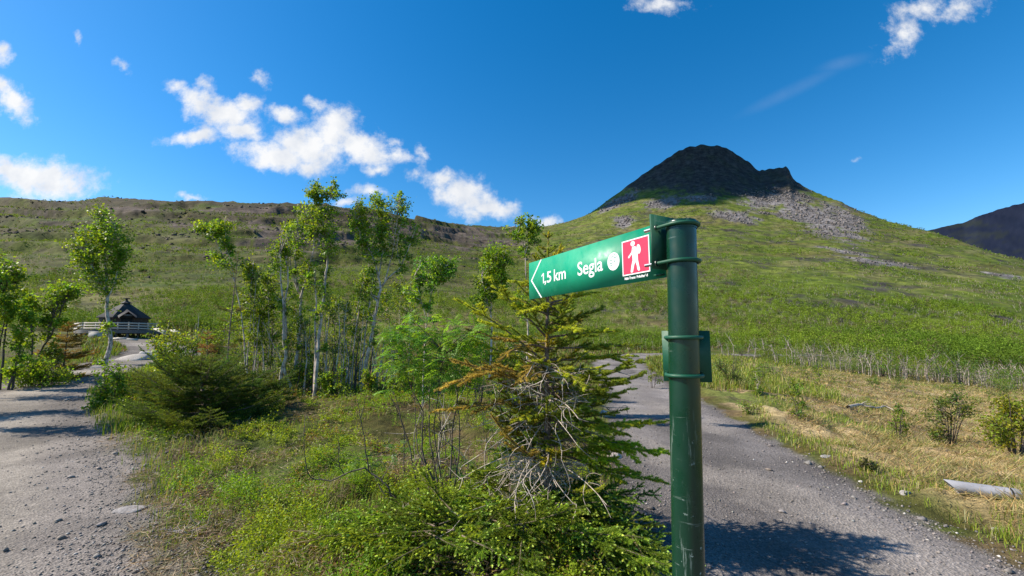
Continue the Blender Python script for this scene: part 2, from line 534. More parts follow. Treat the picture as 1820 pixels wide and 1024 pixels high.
def H(x, y):
    x = np.asarray(x, float); y = np.asarray(y, float)
    z = base_h(x, y)
    r = np.hypot(x, y)
    dr, dl = path_d(x, y)
    dp = np.minimum(dr, dl)
    off = sst(-0.1, 0.9, dp + 0.5 * (fbm(x * 1.3, y * 1.3, 3, 5) - .5))
    near = sst(70, 30, r)
    z = z + near * off * (0.07 + 0.30 * (fbm(x * .55, y * .55, 3, 1) - .45) + 0.24 * (fbm(x * 2.0, y * 2.0, 3, 2) - .5))
    z = z + near * (1 - off) * (0.03 * (fbm(x * 1.5, y * 1.5, 4, 3) - .5))
    far = sst(60, 220, r)
    amp = far * r * 0.0045
    z = z + amp * (fbm(x / 45, y / 45, 4, 9) - .5) * 1.6
    z = z + far * (2.2 - 1.1 * sst(260, 330, z)) * (fbm(x / 9, y / 9, 3, 11) - .5)
    # rock ledges stepping across the upper part of the long left ridge
    t = x / np.maximum(y, 1)
    led = sst(150, 260, y) * sst(.12, -.08, t) * sst(900, 600, r)
    q = (z / 24 + 1.4 * fbm(x / 110, y / 110, 3, 21))
    fr = q - np.floor(q)
    z = z + led * 9.0 * (sst(.45, .62, fr) - fr) * sst(.35, .6, fbm(x / 60, y / 60, 2, 31))
    return z


def ground(px, py, lo=1.5, hi=120):
    """ground point seen at a picture pixel"""
    ys = np.exp(np.linspace(math.log(lo), math.log(hi), 500))
    x = lat(px, py) * ys; z = CAM_H + slope(py) * ys
    k = np.argmax(z - H(x, ys) < 0)
    if k == 0:
        k = len(ys) - 1
    return np.array([x[k], ys[k], float(H(x[k], ys[k]))])


def on_ground(px, y):
    """ground point in the picture column px (read at the horizon) at distance y"""
    x = PXT(px) * y
    return np.array([x, y, float(H(x, y))])


def ell(px, py, cx, cy, rx, ry, rot=0.0):
    c, s = math.cos(R(rot)), math.sin(R(rot))
    u = ((px - cx) * c + (py - cy) * s) / rx; v = (-(px - cx) * s + (py - cy) * c) / ry
    return 1 - np.sqrt(u * u + v * v)


def land_color(x, y, z):
    r = np.hypot(x, y)
    px, py = proj(x, y, z)
    dr, dl = path_d(x, y)
    lg = fbm(x / 14, y / 14, 4, 41); md = fbm(x / 2.5, y / 2.5, 4, 43); sm = fbm(x / .5, y / .5, 4, 45)
    # heath between the paths
    heath = np.stack([.050 + .05 * md, .055 + .05 * sm, .012 + .010 * md], -1)
    brown = np.array([.12, .08, .045])
    k = sst(.52, .68, fbm(x / 1.1, y / 1.1, 4, 47))[..., None]
    col = heath * (1 - k * .75) + brown * k * .75
    # straw meadow right of the right-hand path
    right = sst(.35, 1.3, dr + (md - .5) * 1.2) * sst(0, .3, x - .12 * y - .8) * sst(55, 36, r)
    straw = np.stack([.40 + .16 * (md - .5), .30 + .13 * (md - .5), .145 + .04 * md], -1)
    gr = np.array([.17, .19, .045])
    kk = sst(.5, .62, fbm(x / 1.8, y / 1.4, 4, 53) + .12 * sst(3.5, 0, dr))[..., None]
    st = straw * (1 - kk) + gr * kk
    dk = sst(.58, .72, fbm(x / .7 + 9, y / .5, 4, 55))[..., None] * .6
    st = st * (1 - dk) + np.array([.13, .095, .05]) * dk
    col = col * (1 - right[..., None]) + st * right[..., None]
    # wide hillside
    f = sst(28, 75, r)[..., None]
    big = fbm(x / 70, y / 70, 4, 61); fine = fbm(x / 8, y / 8, 4, 63); streak = fbm(x / 120, z / 9 + y / 300, 4, 65)
    hb = sst(.52, .70, fbm(x / 26, z / 7 + y / 90, 4, 66))[..., None]
    g1 = np.array([.115, .155, .016]); g2 = np.array([.142, .168, .026]); g3 = np.array([.062, .098, .010]); br = np.array([.145, .105, .045])
    a = sst(.4, .62, big)[..., None]; b = sst(.45, .62, fine)[..., None]; c = sst(.5, .66, streak)[..., None]
    hill = g1 * (1 - a) + g2 * a
    hill = hill * (1 - .55 * b) + g3 * .55 * b
    hill = hill * (1 - .45 * c) + br * .45 * c
    hill = hill * (1 - .5 * hb) + np.array([.20, .165, .085]) * .5 * hb
    vb = sst(545, 585, py) * sst(660, 625, py) * sst(480, 620, px) * sst(1500, 1300, px)
    vb = (vb * sst(.35, .55, fbm(x / 12, y / 12, 4, 67)))[..., None] * .75
    hill = hill * (1 - vb) + np.array([.16, .115, .055]) * vb
    # heathery upper ridge on the left
    up = sst(430, 375, py) * sst(1010, 930, px) * sst(.36, .58, fbm(x / 35, y / 35, 4, 69) + .12 * sst(250, 600, px))
    hill = hill * (1 - .8 * up[..., None]) + np.array([.105, .080, .052]) * .8 * up[..., None]
    col = col * (1 - f) + hill * (.83 - .30 * sst(1000, 850, px) * sst(560, 480, py))[..., None] * f
    # bare rock
    n = fbm(x / 25, y / 25, 5, 71) - .5; n2 = fbm(x / 7, y / 7, 4, 73) - .5
    wob = n * 1.1 + n2 * .9
    rock = np.full(np.shape(x), -1.0)
    for e in ((1372, 355, 75, 24, -4), (1440, 385, 110, 26, 22), (1500, 395, 60, 25, 35), (1310, 385, 50, 10, 10), (1180, 360, 40, 12, -5), (1100, 358, 45, 9, -28),
              (1108, 395, 22, 12, 0), (1245, 352, 30, 7, 0), (1500, 448, 50, 5, 10), (1560, 466, 70, 5, 9), (1780, 490, 60, 5, 8)):
        rock = np.maximum(rock, ell(px, py, *e))
    far = r > 120
    rk = sst(-.05, .42, rock + wob * 1.1) * far
    for e in ((540, 425, 125, 30, 4), (700, 408, 60, 24, 8), (820, 420, 105, 25, 5), (480, 375, 150, 7, 1), (250, 372, 90, 6, 0), (60, 380, 70, 5, 0), (100, 398, 40, 5, 5), (310, 443, 14, 6, 0), (440, 395, 90, 5, 3), (440, 434, 60, 8, 4), (330, 400, 40, 5, 2)):
        rk = np.maximum(rk, .9 * sst(.15, .4, ell(px, py, *e) + wob * 1.1) * far)
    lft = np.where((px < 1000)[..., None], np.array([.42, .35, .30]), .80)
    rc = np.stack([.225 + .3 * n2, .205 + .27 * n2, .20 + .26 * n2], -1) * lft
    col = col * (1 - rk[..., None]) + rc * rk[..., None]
    # summit rock, darkened in its colour to deepen the cloud's shadow
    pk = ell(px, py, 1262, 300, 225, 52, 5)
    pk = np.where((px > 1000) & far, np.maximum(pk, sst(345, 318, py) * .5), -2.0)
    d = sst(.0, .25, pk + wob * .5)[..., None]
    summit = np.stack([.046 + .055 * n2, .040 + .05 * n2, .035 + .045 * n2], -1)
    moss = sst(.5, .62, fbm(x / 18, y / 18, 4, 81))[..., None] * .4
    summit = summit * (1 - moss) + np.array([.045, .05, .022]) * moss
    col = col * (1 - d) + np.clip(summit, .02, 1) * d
    # gravel paths, ragged edges
    wig = .35 * (fbm(x * 1.4, y * 1.4, 4, 83) - .5) + .25 * (fbm(x * 5, y * 5, 3, 85) - .5)
    pr = sst(.12, -.12, dr + wig); pl = sst(.14, -.14, dl - .28 + wig * 1.7)
    gr_r = np.stack([.195 + .07 * (md - .5), .175 + .06 * (md - .5), .166 + .06 * (md - .5)], -1)
    pale = sst(.45, .65, fbm(x / .9, y / 1.6, 4, 87))[..., None] * sst(-.1, -.7, dr)[..., None]
    gr_r = gr_r * (.72 + .56 * sst(.35, .65, fbm(x / 1.6, y / 2.6, 4, 89)))[..., None]
    trk = np.exp(-((dr + .62 + .2 * (lg - .5)) / .24) ** 2)[..., None]
    gr_r = gr_r * (1 + .22 * trk) * (1 - .18 * np.exp(-((dr + .05) / .16) ** 2)[..., None])
    gr_r = gr_r * (1 - .65 * pale) + np.array([.30, .265, .235]) * .65 * pale
    tread = sst(-.25, -.9, dl + wig)[..., None]
    gr_l = np.array([.205, .180, .162]) * (1 - tread) + np.array([.275, .242, .205]) * tread
    gr_l = gr_l * (.76 + .46 * sst(.35, .65, fbm(x / 1.3, y / 1.3, 4, 88)))[..., None]
    col = col * (1 - pr[..., None]) + gr_r * .80 * pr[..., None]
    col = col * (1 - pl[..., None]) + gr_l * .86 * pl[..., None]
    return np.clip(col, .01, 1), np.maximum(pr, pl), rk


def build_land():
    thf = np.linspace(R(-58), R(58), 1180)
    ths = np.linspace(R(58), R(302), 120)[1:-1]
    th = np.concatenate([thf, ths])
    rr = np.concatenate([[0.3, 0.7, 1.2, 1.7], np.exp(np.linspace(math.log(2.1), math.log(1250), 640)), [1600, 2200, 3500, 6000, 12000]])
    TH, RR = np.meshgrid(th, rr)
    X = RR * np.sin(TH); Y = RR * np.cos(TH)
    Z = H(X, Y)
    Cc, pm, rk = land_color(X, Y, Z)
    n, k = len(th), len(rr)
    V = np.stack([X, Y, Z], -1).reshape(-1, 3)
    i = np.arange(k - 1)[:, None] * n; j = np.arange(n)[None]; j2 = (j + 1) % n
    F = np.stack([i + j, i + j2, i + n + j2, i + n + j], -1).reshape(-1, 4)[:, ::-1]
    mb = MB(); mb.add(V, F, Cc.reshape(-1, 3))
    cen = np.array([[0, 0, float(H(np.array(0.), np.array(0.)))]])
    mb.add(cen, np.zeros((0, 3), int), (.2, .2, .2))
    jj = np.arange(n)
    mb.f.append(np.stack([np.full(n, len(V)), (jj + 1) % n, jj], 1))
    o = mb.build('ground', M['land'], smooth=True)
    a = o.data.attributes.new('path', 'FLOAT', 'POINT')
    a.data.foreach_set('value', np.append(pm.ravel(), 0).astype(np.float32))
    a = o.data.attributes.new('far', 'FLOAT', 'POINT')
    a.data.foreach_set('value', np.append(sst(40, 160, RR).ravel(), 0).astype(np.float32))
    tag(o, kind='structure')
    return V


def land_mat():
    m, nt, out = mat('ground')
    L = nt.links.new
    a = nd(nt, 'ShaderNodeAttribute', attribute_name='col')
    p = nd(nt, 'ShaderNodeAttribute', attribute_name='path')
    co = nd(nt, 'ShaderNodeTexCoord').outputs['Object']
    n1 = noise(nt, co, 90, 3, .6); n2 = noise(nt, co, 14, 4, .6); n3 = noise(nt, co, 1.2, 5, .6); n4 = noise(nt, co, .12, 6, .65)
    vo = nd(nt, 'ShaderNodeTexVoronoi', i_Scale=55.0); L(co, vo.inputs['Vector'])
    vo2 = nd(nt, 'ShaderNodeTexVoronoi', i_Scale=24.0); L(co, vo2.inputs['Vector'])

    def g(c, lo, hi):
        return (lo, lo, lo, 1), (hi, hi, hi, 1)
    base = mixc(nt, 1.0, a.outputs['Color'], ramp(nt, n2, .3, .7, *g(0, .6, 1.4)), 'MULTIPLY')
    base = mixc(nt, 1.0, base, ramp(nt, n3, .3, .7, *g(0, .75, 1.25)), 'MULTIPLY')
    base = mixc(nt, 1.0, base, ramp(nt, n4, .34, .66, *g(0, .5, 1.4)), 'MULTIPLY')
    # single pebbles: each cell its own grey
    peb = ramp(nt, vo.outputs['Color'], .1, .9, *g(0, .72, 1.25))
    peb2 = ramp(nt, vo2.outputs['Color'], .75, .98, *g(0, 1., 1.25))
    pc = mixc(nt, 1.0, mixc(nt, 1.0, a.outputs['Color'], peb, 'MULTIPLY'), peb2, 'MULTIPLY')
    pc = mixc(nt, 1.0, pc, ramp(nt, n3, .3, .7, *g(0, .82, 1.15)), 'MULTIPLY')
    pc = mixc(nt, 1.0, pc, ramp(nt, n1, .3, .7, *g(0, .75, 1.25)), 'MULTIPLY')
    c = mixc(nt, p.outputs['Fac'], base, pc)
    b = nd(nt, 'ShaderNodeBsdfPrincipled', i_Roughness=.95)
    b.inputs['Specular IOR Level'].default_value = .15
    L(c, b.inputs['Base Color'])
    b1 = nd(nt, 'ShaderNodeBump', i_Strength=.55, i_Distance=.02)
    h = nd(nt, 'ShaderNodeMath', operation='ADD'); L(vo.outputs['Distance'], h.inputs[0]); L(n2, h.inputs[1])
    L(h.outputs[0], b1.inputs['Height'])
    fa = nd(nt, 'ShaderNodeAttribute', attribute_name='far')
    b2 = nd(nt, 'ShaderNodeBump', i_Strength=.7, i_Distance=2.0)
    fs = nd(nt, 'ShaderNodeMath', operation='MULTIPLY'); fs.inputs[1].default_value = .55; L(fa.outputs['Fac'], fs.inputs[0]); L(fs.outputs[0], b2.inputs['Strength']); L(n4, b2.inputs['Height']); L(b1.outputs[0], b2.inputs['Normal'])
    L(b2.outputs[0], b.inputs['Normal'])
    L(b.outputs[0], out.inputs[0])
    return m


M['land'] = land_mat()
LAND_V = build_land()


def far_mountain():
    sk = np.array([(1480, 440), (1560, 430), (1610, 420), (1645, 411), (1690, 401), (1715, 397), (1740, 385), (1775, 375), (1820, 363), (1880, 340), (1960, 330), (2100, 300), (2300, 330), (2600, 400)], float)
    mb = MB()
    u = np.linspace(1480, 2600, 420); v = np.linspace(0, 1, 60)
    U, Vv = np.meshgrid(u, v)
    ys = 2600.0
    t = lat(U, 430); s = slope(np.interp(U, sk[:, 0], sk[:, 1]))
    Y = 1500 + (ys - 1500) * Vv
    zt = CAM_H + s * ys
    X = t * Y
    Z = -40 + (zt + 40) * (0.35 * Vv + .65 * Vv ** 2)
    Z = Z + 55 * (fbm(X / 260, Y / 260, 5, 91) - .5) * sst(0, .2, Vv) * sst(1.0, .8, Vv) + 14 * (fbm(X / 50, Y / 50, 4, 95) - .5)
    k, n = U.shape
    i = np.arange(k - 1)[:, None] * n; j = np.arange(n - 1)[None]
    F = np.stack([i + j, i + j + 1, i + n + j + 1, i + n + j], -1).reshape(-1, 4)
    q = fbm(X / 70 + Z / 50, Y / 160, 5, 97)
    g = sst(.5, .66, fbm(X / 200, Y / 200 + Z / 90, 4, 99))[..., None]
    C = np.stack([.011 + .012 * (q - .5), .016 + .012 * (q - .5), .034 + .016 * (q - .5)], -1)  # distance haze and shade put into the rock colour as dark blue
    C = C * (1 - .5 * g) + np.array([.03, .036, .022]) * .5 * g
    mb.add(np.stack([X, Y, Z], -1).reshape(-1, 3), F, C.reshape(-1, 3))
    # the far side falls away again
    back = np.stack([X[-1] * 1.25, Y[-1] * 1.25, Z[-1] * 0 - 60], -1)
    b0 = np.concatenate([np.stack([X[-1], Y[-1], Z[-1]], -1), back])
    jj = np.arange(n - 1)
    mb.add(b0, np.stack([jj, jj + 1, n + jj + 1, n + jj], 1), (.09, .09, .1))
    tag(mb.build('mountain', M['col'], smooth=True), kind='structure')


far_mountain()

def shadow_cloud():
    """unseen cloud outside the frame, placed and shaped to shade the summit"""
    px, py = proj(LAND_V[:, 0], LAND_V[:, 1], LAND_V[:, 2])
    poly = [(1000, 392), (1060, 372), (1120, 352), (1190, 350), (1215, 358), (1260, 352), (1330, 338), (1405, 318), (1450, 250), (1250, 200), (1050, 300)]
    x, y = px, py
    ins = np.zeros(len(x), bool)
    for i in range(len(poly)):
        x1, y1 = poly[i]; x2, y2 = poly[(i + 1) % len(poly)]
        c = ((y1 > y) != (y2 > y)) & (x < (x2 - x1) * (y - y1) / (y2 - y1 + 1e-9) + x1)
        ins ^= c
    k = np.where(ins & (LAND_V[:, 1] > 420) & (LAND_V[:, 1] < 1150))[0]
    rng = np.random.default_rng(5)
    P = LAND_V[rng.choice(k, 240)] + SUN * 1500
    me = bpy.data.meshes.new('cloud')
    import bmesh
    bm = bmesh.new()
    from mathutils import Matrix
    for p in P:
        r = rng.uniform(16, 34)
        bmesh.ops.create_icosphere(bm, subdivisions=2, radius=1, matrix=Matrix.Translation(p + SUN * rng.uniform(-10, 60)) @ Matrix.Diagonal((r * 1.2, r * 1.2, r * .8, 1)))
    bm.to_mesh(me); bm.free()
    m, nt, out = mat('cloud')
    b = nd(nt, 'ShaderNodeBsdfDiffuse'); b.inputs[0].default_value = (.9, .9, .92, 1)
    nt.links.new(b.outputs[0], out.inputs[0]); me.materials.append(m)
    for p in me.polygons:
        p.use_smooth = True
    o = bpy.data.objects.new('cloud', me); COL.objects.link(o)
    tag(o, kind='structure')


shadow_cloud()


# ------------------------------------------------------------------ signpost
def paint(name, c, rough=0.3, wear=0.0):
    m, nt, out = mat(name)
    co = nd(nt, 'ShaderNodeTexCoord').outputs['Object']
    b = nd(nt, 'ShaderNodeBsdfPrincipled', i_Roughness=rough)
    n1 = noise(nt, co, 6, 5)
    col = mixc(nt, ramp(nt, n1, .3, .7), tuple(v * .88 for v in c), tuple(v * 1.12 for v in c))
    rg = ramp(nt, noise(nt, co, 25, 5), .3, .7, (rough * .8,) * 3 + (1,), (rough * 1.5,) * 3 + (1,))
    if wear:
        mp = nd(nt, 'ShaderNodeMapping'); mp.inputs['Scale'].default_value = (60, 60, 7); mp.inputs['Rotation'].default_value = (0.1, 0.15, 0)
        nt.links.new(co, mp.inputs[0])
        sc = ramp(nt, noise(nt, mp.outputs[0], 1.0, 6, .7), .57, .64)
        mp2 = nd(nt, 'ShaderNodeMapping'); mp2.inputs['Scale'].default_value = (9, 9, 90)
        nt.links.new(co, mp2.inputs[0])
        sc2 = ramp(nt, noise(nt, mp2.outputs[0], 1.0, 6, .7), .60, .65)
        pt = ramp(nt, noise(nt, co, 70, 4, .6), .655, .69)
        gt = ramp(nt, noise(nt, co, 4, 2), .45, .65)
        for s_, k in ((sc, .35), (sc2, .45), (pt, .8)):
            f = nd(nt, 'ShaderNodeMath', operation='MULTIPLY'); f.inputs[1].default_value = k * wear
            nt.links.new(s_, f.inputs[0])
            g = nd(nt, 'ShaderNodeMath', operation='MULTIPLY'); nt.links.new(f.outputs[0], g.inputs[0]); nt.links.new(gt, g.inputs[1])
            col = mixc(nt, g.outputs[0], col, (.42, .5, .46))
    nt.links.new(col, b.inputs['Base Color']); nt.links.new(rg, b.inputs['Roughness'])
    nt.links.new(b.outputs[0], out.inputs[0])
    return m


M['pole'] = paint('dark_green_paint', (0.0026, 0.033, 0.0165), .27, 1.6)
M['plate'] = paint('green_plate_paint', (0.005, 0.075, 0.038), .5, .25)
M['board'] = paint('green_board', (0.001, 0.28, 0.150), .45)
M['white'] = simple('white_film', (.82, .82, .82), .4, .03)
M['red'] = simple('red_film', (.70, .035, .085), .35, .04)
M['steel'] = simple('steel', (.55, .55, .55), .35, .2, 60, 1.0)
M['peel'] = simple('bare_cap', (.42, .44, .42), .6, .3, 60, c2=(.02, .07, .04))
M['ink'] = simple('grey_green_print', (.16, .33, .27), .4, .05)


def signpost():
    Y0 = 1.13
    top = at(1210.5, 398, Y0); bot = at(1224.0, 1024, Y0)
    A = unit(top - bot)
    gz = float(H(np.array(bot[0]), np.array(Y0)))
    base = top + A * ((gz - .15 - top[2]) / A[2])
    rad = 0.0380
    root = thing('signpost', 'dark green steel signpost with arrow board and red hiker square beside the gravel path', 'signpost', base)

    def ax(py):                      # point on the pole axis at a picture row
        z = CAM_H + float(slope(py)) * Y0
        return base + A * ((z - base[2]) / A[2])
    mb = MB()
    tube(mb, [base, base + A * .5, base + A * 1.0, base + A * 1.5, top], rad, 48)
    mb.build('pole', M['pole'], root, base, True)
    # low ragged cap with peeling paint
    E = unit(np.cross(A, [0, 1, 0])); G = np.cross(E, A)
    mb = MB(); n = 64
    rng = np.random.default_rng(3)
    an = np.arange(n) * 2 * math.pi / n
    rag = .0015 * rng.random(n) + np.where((np.cos(an) > .1) & (rng.random(n) < .7), .003 * rng.random(n), .0025)
    ring = []
    for rr_, hh in ((rad + .0016, -.016), (rad + .0016, 0.0), (rad + .0005, None), (rad * .8, .007), (0.001, .009)):
        h_ = rag + .0025 if hh is None else np.full(n, hh)
        ring.append(top + rr_ * (np.cos(an)[:, None] * E + np.sin(an)[:, None] * G) + h_[:, None] * A)
    k = len(ring)
    i = np.arange(k - 1)[:, None] * n; j = np.arange(n)[None]; j2 = (j + 1) % n
    mb.add(np.concatenate(ring), np.stack([i + j, i + j2, i + n + j2, i + n + j], -1).reshape(-1, 4))
    cap = mb.build('cap', [M['pole'], M['peel']], root, base, True)
    for p in cap.data.polygons:
        if p.index >= n * 2:
            p.material_index = 1
    # ---- arrow board
    d = np.array([-.473, .881, 0]); d /= np.linalg.norm(d)
    nrm = np.array([-d[1], d[0], 0])          # towards the walker
    up = np.array([0, 0, 1.0])
    C0 = ax(440); C0 = C0 * np.array([1, 1, 0])

    def along(px, py):
        l = float(lat(px, py)); return (C0[0] - l * C0[1]) / (l * d[1] - d[0])

    def height(px, py):
        u = along(px, py); return CAM_H + float(slope(py)) * (C0[1] + d[1] * u)
    u1 = along(941.2, 500); u0 = .056
    zt = .5 * (height(942, 468.7) + height(1165, 397.2)); zb = .5 * (height(941, 533.6) + height(1182, 492))
    hh = zt - zb; LEN = u1 - u0

    def P(u, v, o=0.0):                        # u 0..LEN from the far tip, v 0..1 up
        return C0 + d * (u1 - u) + up * (zb + v * hh) + nrm * o
    T = .0022
    mb = MB()
    cor = [(0, 0), (LEN, 0), (LEN, 1), (0, 1)]
    fr = [P(u, v, T) for u, v in cor]; bk = [P(u, v, -T) for u, v in cor]
    mb.add(fr + bk, [[0, 1, 2, 3], [7, 6, 5, 4], [0, 4, 5, 1], [1, 5, 6, 2], [2, 6, 7, 3], [3, 7, 4, 0]])
    board = mb.build('arrow_board', M['board'], root, base)

    def uu(px, py):
        return u1 - along(px, py)

    def flat(name, polys, m, o, parent=board):
        """thin raised film from (u in metres, v 0..1) outlines"""
        mb = MB()
        for pl in polys:
            q = len(pl)
            V = [P(u, v, o + .0004) for u, v in pl] + [P(u, v, T * .5) for u, v in pl]
            mb.add(V, [list(range(q))])
            mb.add(V, [[a, (a + 1) % q, q + (a + 1) % q, q + a][::-1] for a in range(q)])
        ob = mb.build(name, m, None, base)
        ob.parent = parent; ob.location = (0, 0, 0)
        return ob
    # white chevron at the tip
    x1, x0 = uu(962, 500), uu(944.5, 502)
    w = .0085
    flat('chevron', [[(x1, 1 - .001), (x1 + w, 1 - .001), (x0 + w * 1.15, .5), (x0, .5)][::-1], [(x0, .5), (x0 + w * 1.15, .5), (x1 + w, .001), (x1, .001)][::-1]], M['white'], T)

    def text(name, s, ua, ub, v0, cap_h, thick=0.0, m='white'):
        cu = bpy.data.curves.new(name, 'FONT'); cu.body = s; cu.offset = thick; cu.resolution_u = 4
        ob = bpy.data.objects.new(name, cu); COL.objects.link(ob)
        dg = bpy.context.evaluated_depsgraph_get()
        me = bpy.data.meshes.new_from_object(ob.evaluated_get(dg))
        bpy.data.objects.remove(ob)
        V = np.array([v.co[:] for v in me.vertices])
        # cap height of the built-in face from a capital-like stroke: the tallest glyph
        sx = (ub - ua) / (V[:, 0].max() - V[:, 0].min())
        sy = cap_h * hh / V[:, 1].max()
        W = np.array([C0 + d * (u1 - (ua + (x - V[:, 0].min()) * sx)) + up * (zb + v0 * hh + y * sy) + nrm * (T + .0005) for x, y, _ in V]) - base
        for v, q in zip(me.vertices, W):
            v.co = q
        me.materials.clear(); me.materials.append(M[m]); me.update()
        me.name = name
        o = bpy.data.objects.new(name, me); COL.objects.link(o); o.parent = board
        return o
    text('lettering', ',5', uu(968.5, 495), uu(980.8, 490), .36, .275, .012)
    text('lettering', 'km', uu(985.5, 495), uu(1006.5, 490), .36, .285, .012)
    q0, q1 = uu(963.8, 495), uu(967.6, 495); qw = (q1 - q0)
    flat('numeral', [[(q1 - qw * .42, .36), (q1, .36), (q1, .625), (q1 - qw * .36, .625), (q0 - qw * .1, .572), (q0 - qw * .1, .532), (q1 - qw * .42, .577)]], M['white'], T)
    text('lettering', 'Segla', uu(1027.5, 480), uu(1072.5, 470), .365, .305, .012)
    a0, a1 = uu(1107, 460), uu(1155.6, 450)
    v0, v1 = .155, .845
    # round emblem: mountain line, letter F and waves
    cu_, cv_ = uu(1091.2, 465), .498
    ru = (uu(1101.8, 465) - uu(1080.4, 465)) / 2; rv = .183
    em = flat('emblem', [[(cu_ + ru * math.cos(a), cv_ + rv * math.sin(a)) for a in np.linspace(0, 2 * math.pi, 40, endpoint=False)]], M['white'], T)

    def stroke(pts, w):
        out = []
        for (x0_, y0_), (x1_, y1_) in zip(pts[:-1], pts[1:]):
            dx, dy = x1_ - x0_, y1_ - y0_; l = math.hypot(dx, dy); ox, oy = -dy / l * w, dx / l * w
            out.append([(cu_ + (a + q * ox) * ru, cv_ + (b + q * oy) * rv) for a, b, q in ((x0_, y0_, -1), (x1_, y1_, -1), (x1_, y1_, 1), (x0_, y0_, 1))])
        return out
    st = stroke([(-.35, .42), (-.05, .62), (.05, .55), (.25, .78), (.6, .36)], .035)
    st += stroke([(.12, .42), (.12, -.5)], .045) + stroke([(.12, .40), (.55, .40)], .045) + stroke([(.12, 0), (.45, 0)], .045)
    st += stroke([(-.6, .12), (-.45, .2), (-.3, .12), (-.1, .2)], .04)
    for q in (-.12, -.38):
        st += stroke([(-.62, q), (-.47, q - .07), (-.3, q - .05), (-.12, q + .05)], .05)
    o = flat('emblem_print', st, M['ink'], T + .0004, em); o.location = (0, 0, 0)
    # red square with white rim and walking hiker
    pan = flat('hiker_panel', [[(a0, v0), (a1, v0), (a1, v1), (a0, v1)]], M['white'], T)
    bu = (a1 - a0) * .035; bv = (v1 - v0) * .035
    flat('red_field', [[(a0 + bu, v0 + bv), (a1 - bu, v0 + bv), (a1 - bu, v1 - bv), (a0 + bu, v1 - bv)]], M['red'], T + .0005, pan)

    def sq(pl):
        return [(a0 + (a1 - a0) * x, v0 + (v1 - v0) * y) for x, y in pl]

    def el(cx, cy, rx, ry, rot=0):
        r = []
        for a in np.linspace(0, 2 * math.pi, 28, endpoint=False):
            x, y = rx * math.cos(a), ry * math.sin(a)
            r.append((cx + x * math.cos(rot) - y * math.sin(rot), cy + x * math.sin(rot) + y * math.cos(rot)))
        return sq(r)

    def limb(pts, ws):
        L_, R_ = [], []
        for i, (x, y) in enumerate(pts):
            a = pts[max(i - 1, 0)]; b = pts[min(i + 1, len(pts) - 1)]
            dx, dy = b[0] - a[0], b[1] - a[1]; l = math.hypot(dx, dy)
            L_.append((x - dy / l * ws[i], y + dx / l * ws[i])); R_.append((x + dy / l * ws[i], y - dx / l * ws[i]))
        return L_ + R_[::-1]
    body = [el(.425, .865, .078, .075),
            sq([(.40, .775), (.52, .775), (.565, .66), (.595, .52), (.60, .36), (.49, .355), (.40, .38), (.40, .52), (.375, .66)][::-1]),
            sq([(.40, .775), (.36, .63), (.245, .525), (.235, .49), (.27, .475), (.42, .60), (.43, .70)]),
            sq([(.40, .39), (.50, .36), (.44, .22), (.405, .075), (.37, .055), (.325, .065), (.32, .10), (.355, .26)][::-1]),
            sq([(.485, .37), (.60, .37), (.625, .24), (.66, .10), (.64, .075), (.60, .075), (.57, .11), (.545, .24)][::-1]),
            el(.632, .675, .072, .135, .12)]
    flat('hiker_pictogram', body, M['white'], T + .0010, pan)
    text('lettering', 'Midt-Troms', uu(1111.5, 495), uu(1130.5, 490), .075, .05, .03)
    text('lettering', 'Friluftsråd', uu(1133, 495), uu(1152.5, 490), .075, .05, .03)
    # ---- bracket plate between board and pole, with two U-bolts
    mb = MB()
    zc0 = zb + .02; zc1 = zt + .012
    for s in (0,):
        V = []
        for o_ in (-.058, .058):
            for u in (.048, .054):
                for z in (zc0, zc1):
                    V.append(C0 + d * u + nrm * o_ + up * z)
        mb.add(V, [[0, 1, 3, 2], [4, 6, 7, 5], [0, 4, 5, 1], [2, 3, 7, 6], [0, 2, 6, 4], [1, 5, 7, 3]])
    # fixing lug below, where the board is riveted to the plate
    for o_ in (.004,):
        V = [C0 + d * u + nrm * q + up * z for q in (o_, o_ + .014) for u in (.058, .085) for z in (zb + .006, zb + .010)]
        mb.add(V, [[0, 1, 3, 2], [4, 6, 7, 5], [0, 4, 5, 1], [2, 3, 7, 6], [0, 2, 6, 4], [1, 5, 7, 3]])
    mb.build('bracket', M['plate'], root, base)

    def ubolt(zc, dd, nn, r, leg, rod, c0, ends=True):
        c = np.array([c0[0], c0[1], zc])
        an = np.linspace(0, math.pi, 25)
        pts = [c + dd * leg + nn * r, c + nn * r + dd * leg * .5]
        pts += [c + nn * r * math.cos(a) - dd * r * math.sin(a) for a in an]
        pts += [c - nn * r + dd * leg * .5, c - nn * r + dd * leg]
        mb = MB(); tube(mb, pts, rod, 10)
        ub = mb.build('u_bolt', M['plate'], root, base, True)
        if ends:
            for s in (1, -1):
                q = c + nn * r * s
                mb = MB(); tube(mb, [q + dd * leg, q + dd * (leg + .034)], rod * .95, 10)
                th = mb.build('threaded_end', M['steel'], None, base, True); th.parent = ub; th.location = (0, 0, 0)
                mb = MB(); tube(mb, [q + dd * (leg - .011), q + dd * (leg - .0062)], rod * 1.9, 6)
                th = mb.build('nut', M['steel'], None, base, True); th.parent = ub; th.location = (0, 0, 0)
    for py in (402, 466):
        c = ax(py)
        ubolt(c[2], d, nrm, rad + .0058, .054, .0050, c)
    # ---- spare plate lower down, behind the pole
    e = np.array([.94, -.34, 0]); e /= np.linalg.norm(e); f = np.array([-e[1], e[0], 0]); f = f if f[1] > 0 else -f
    c1 = ax(632)
    z0 = ax(678)[2]; z1 = ax(586)[2]
    z0, z1 = c1[2] - (z1 - z0) * .53, c1[2] + (z1 - z0) * .49
    V = [np.array([c1[0], c1[1], 0]) + e * (q - .001) + f * o_ + up * z for q in (-.052, .069) for o_ in (.043, .047) for z in (z0, z1)]
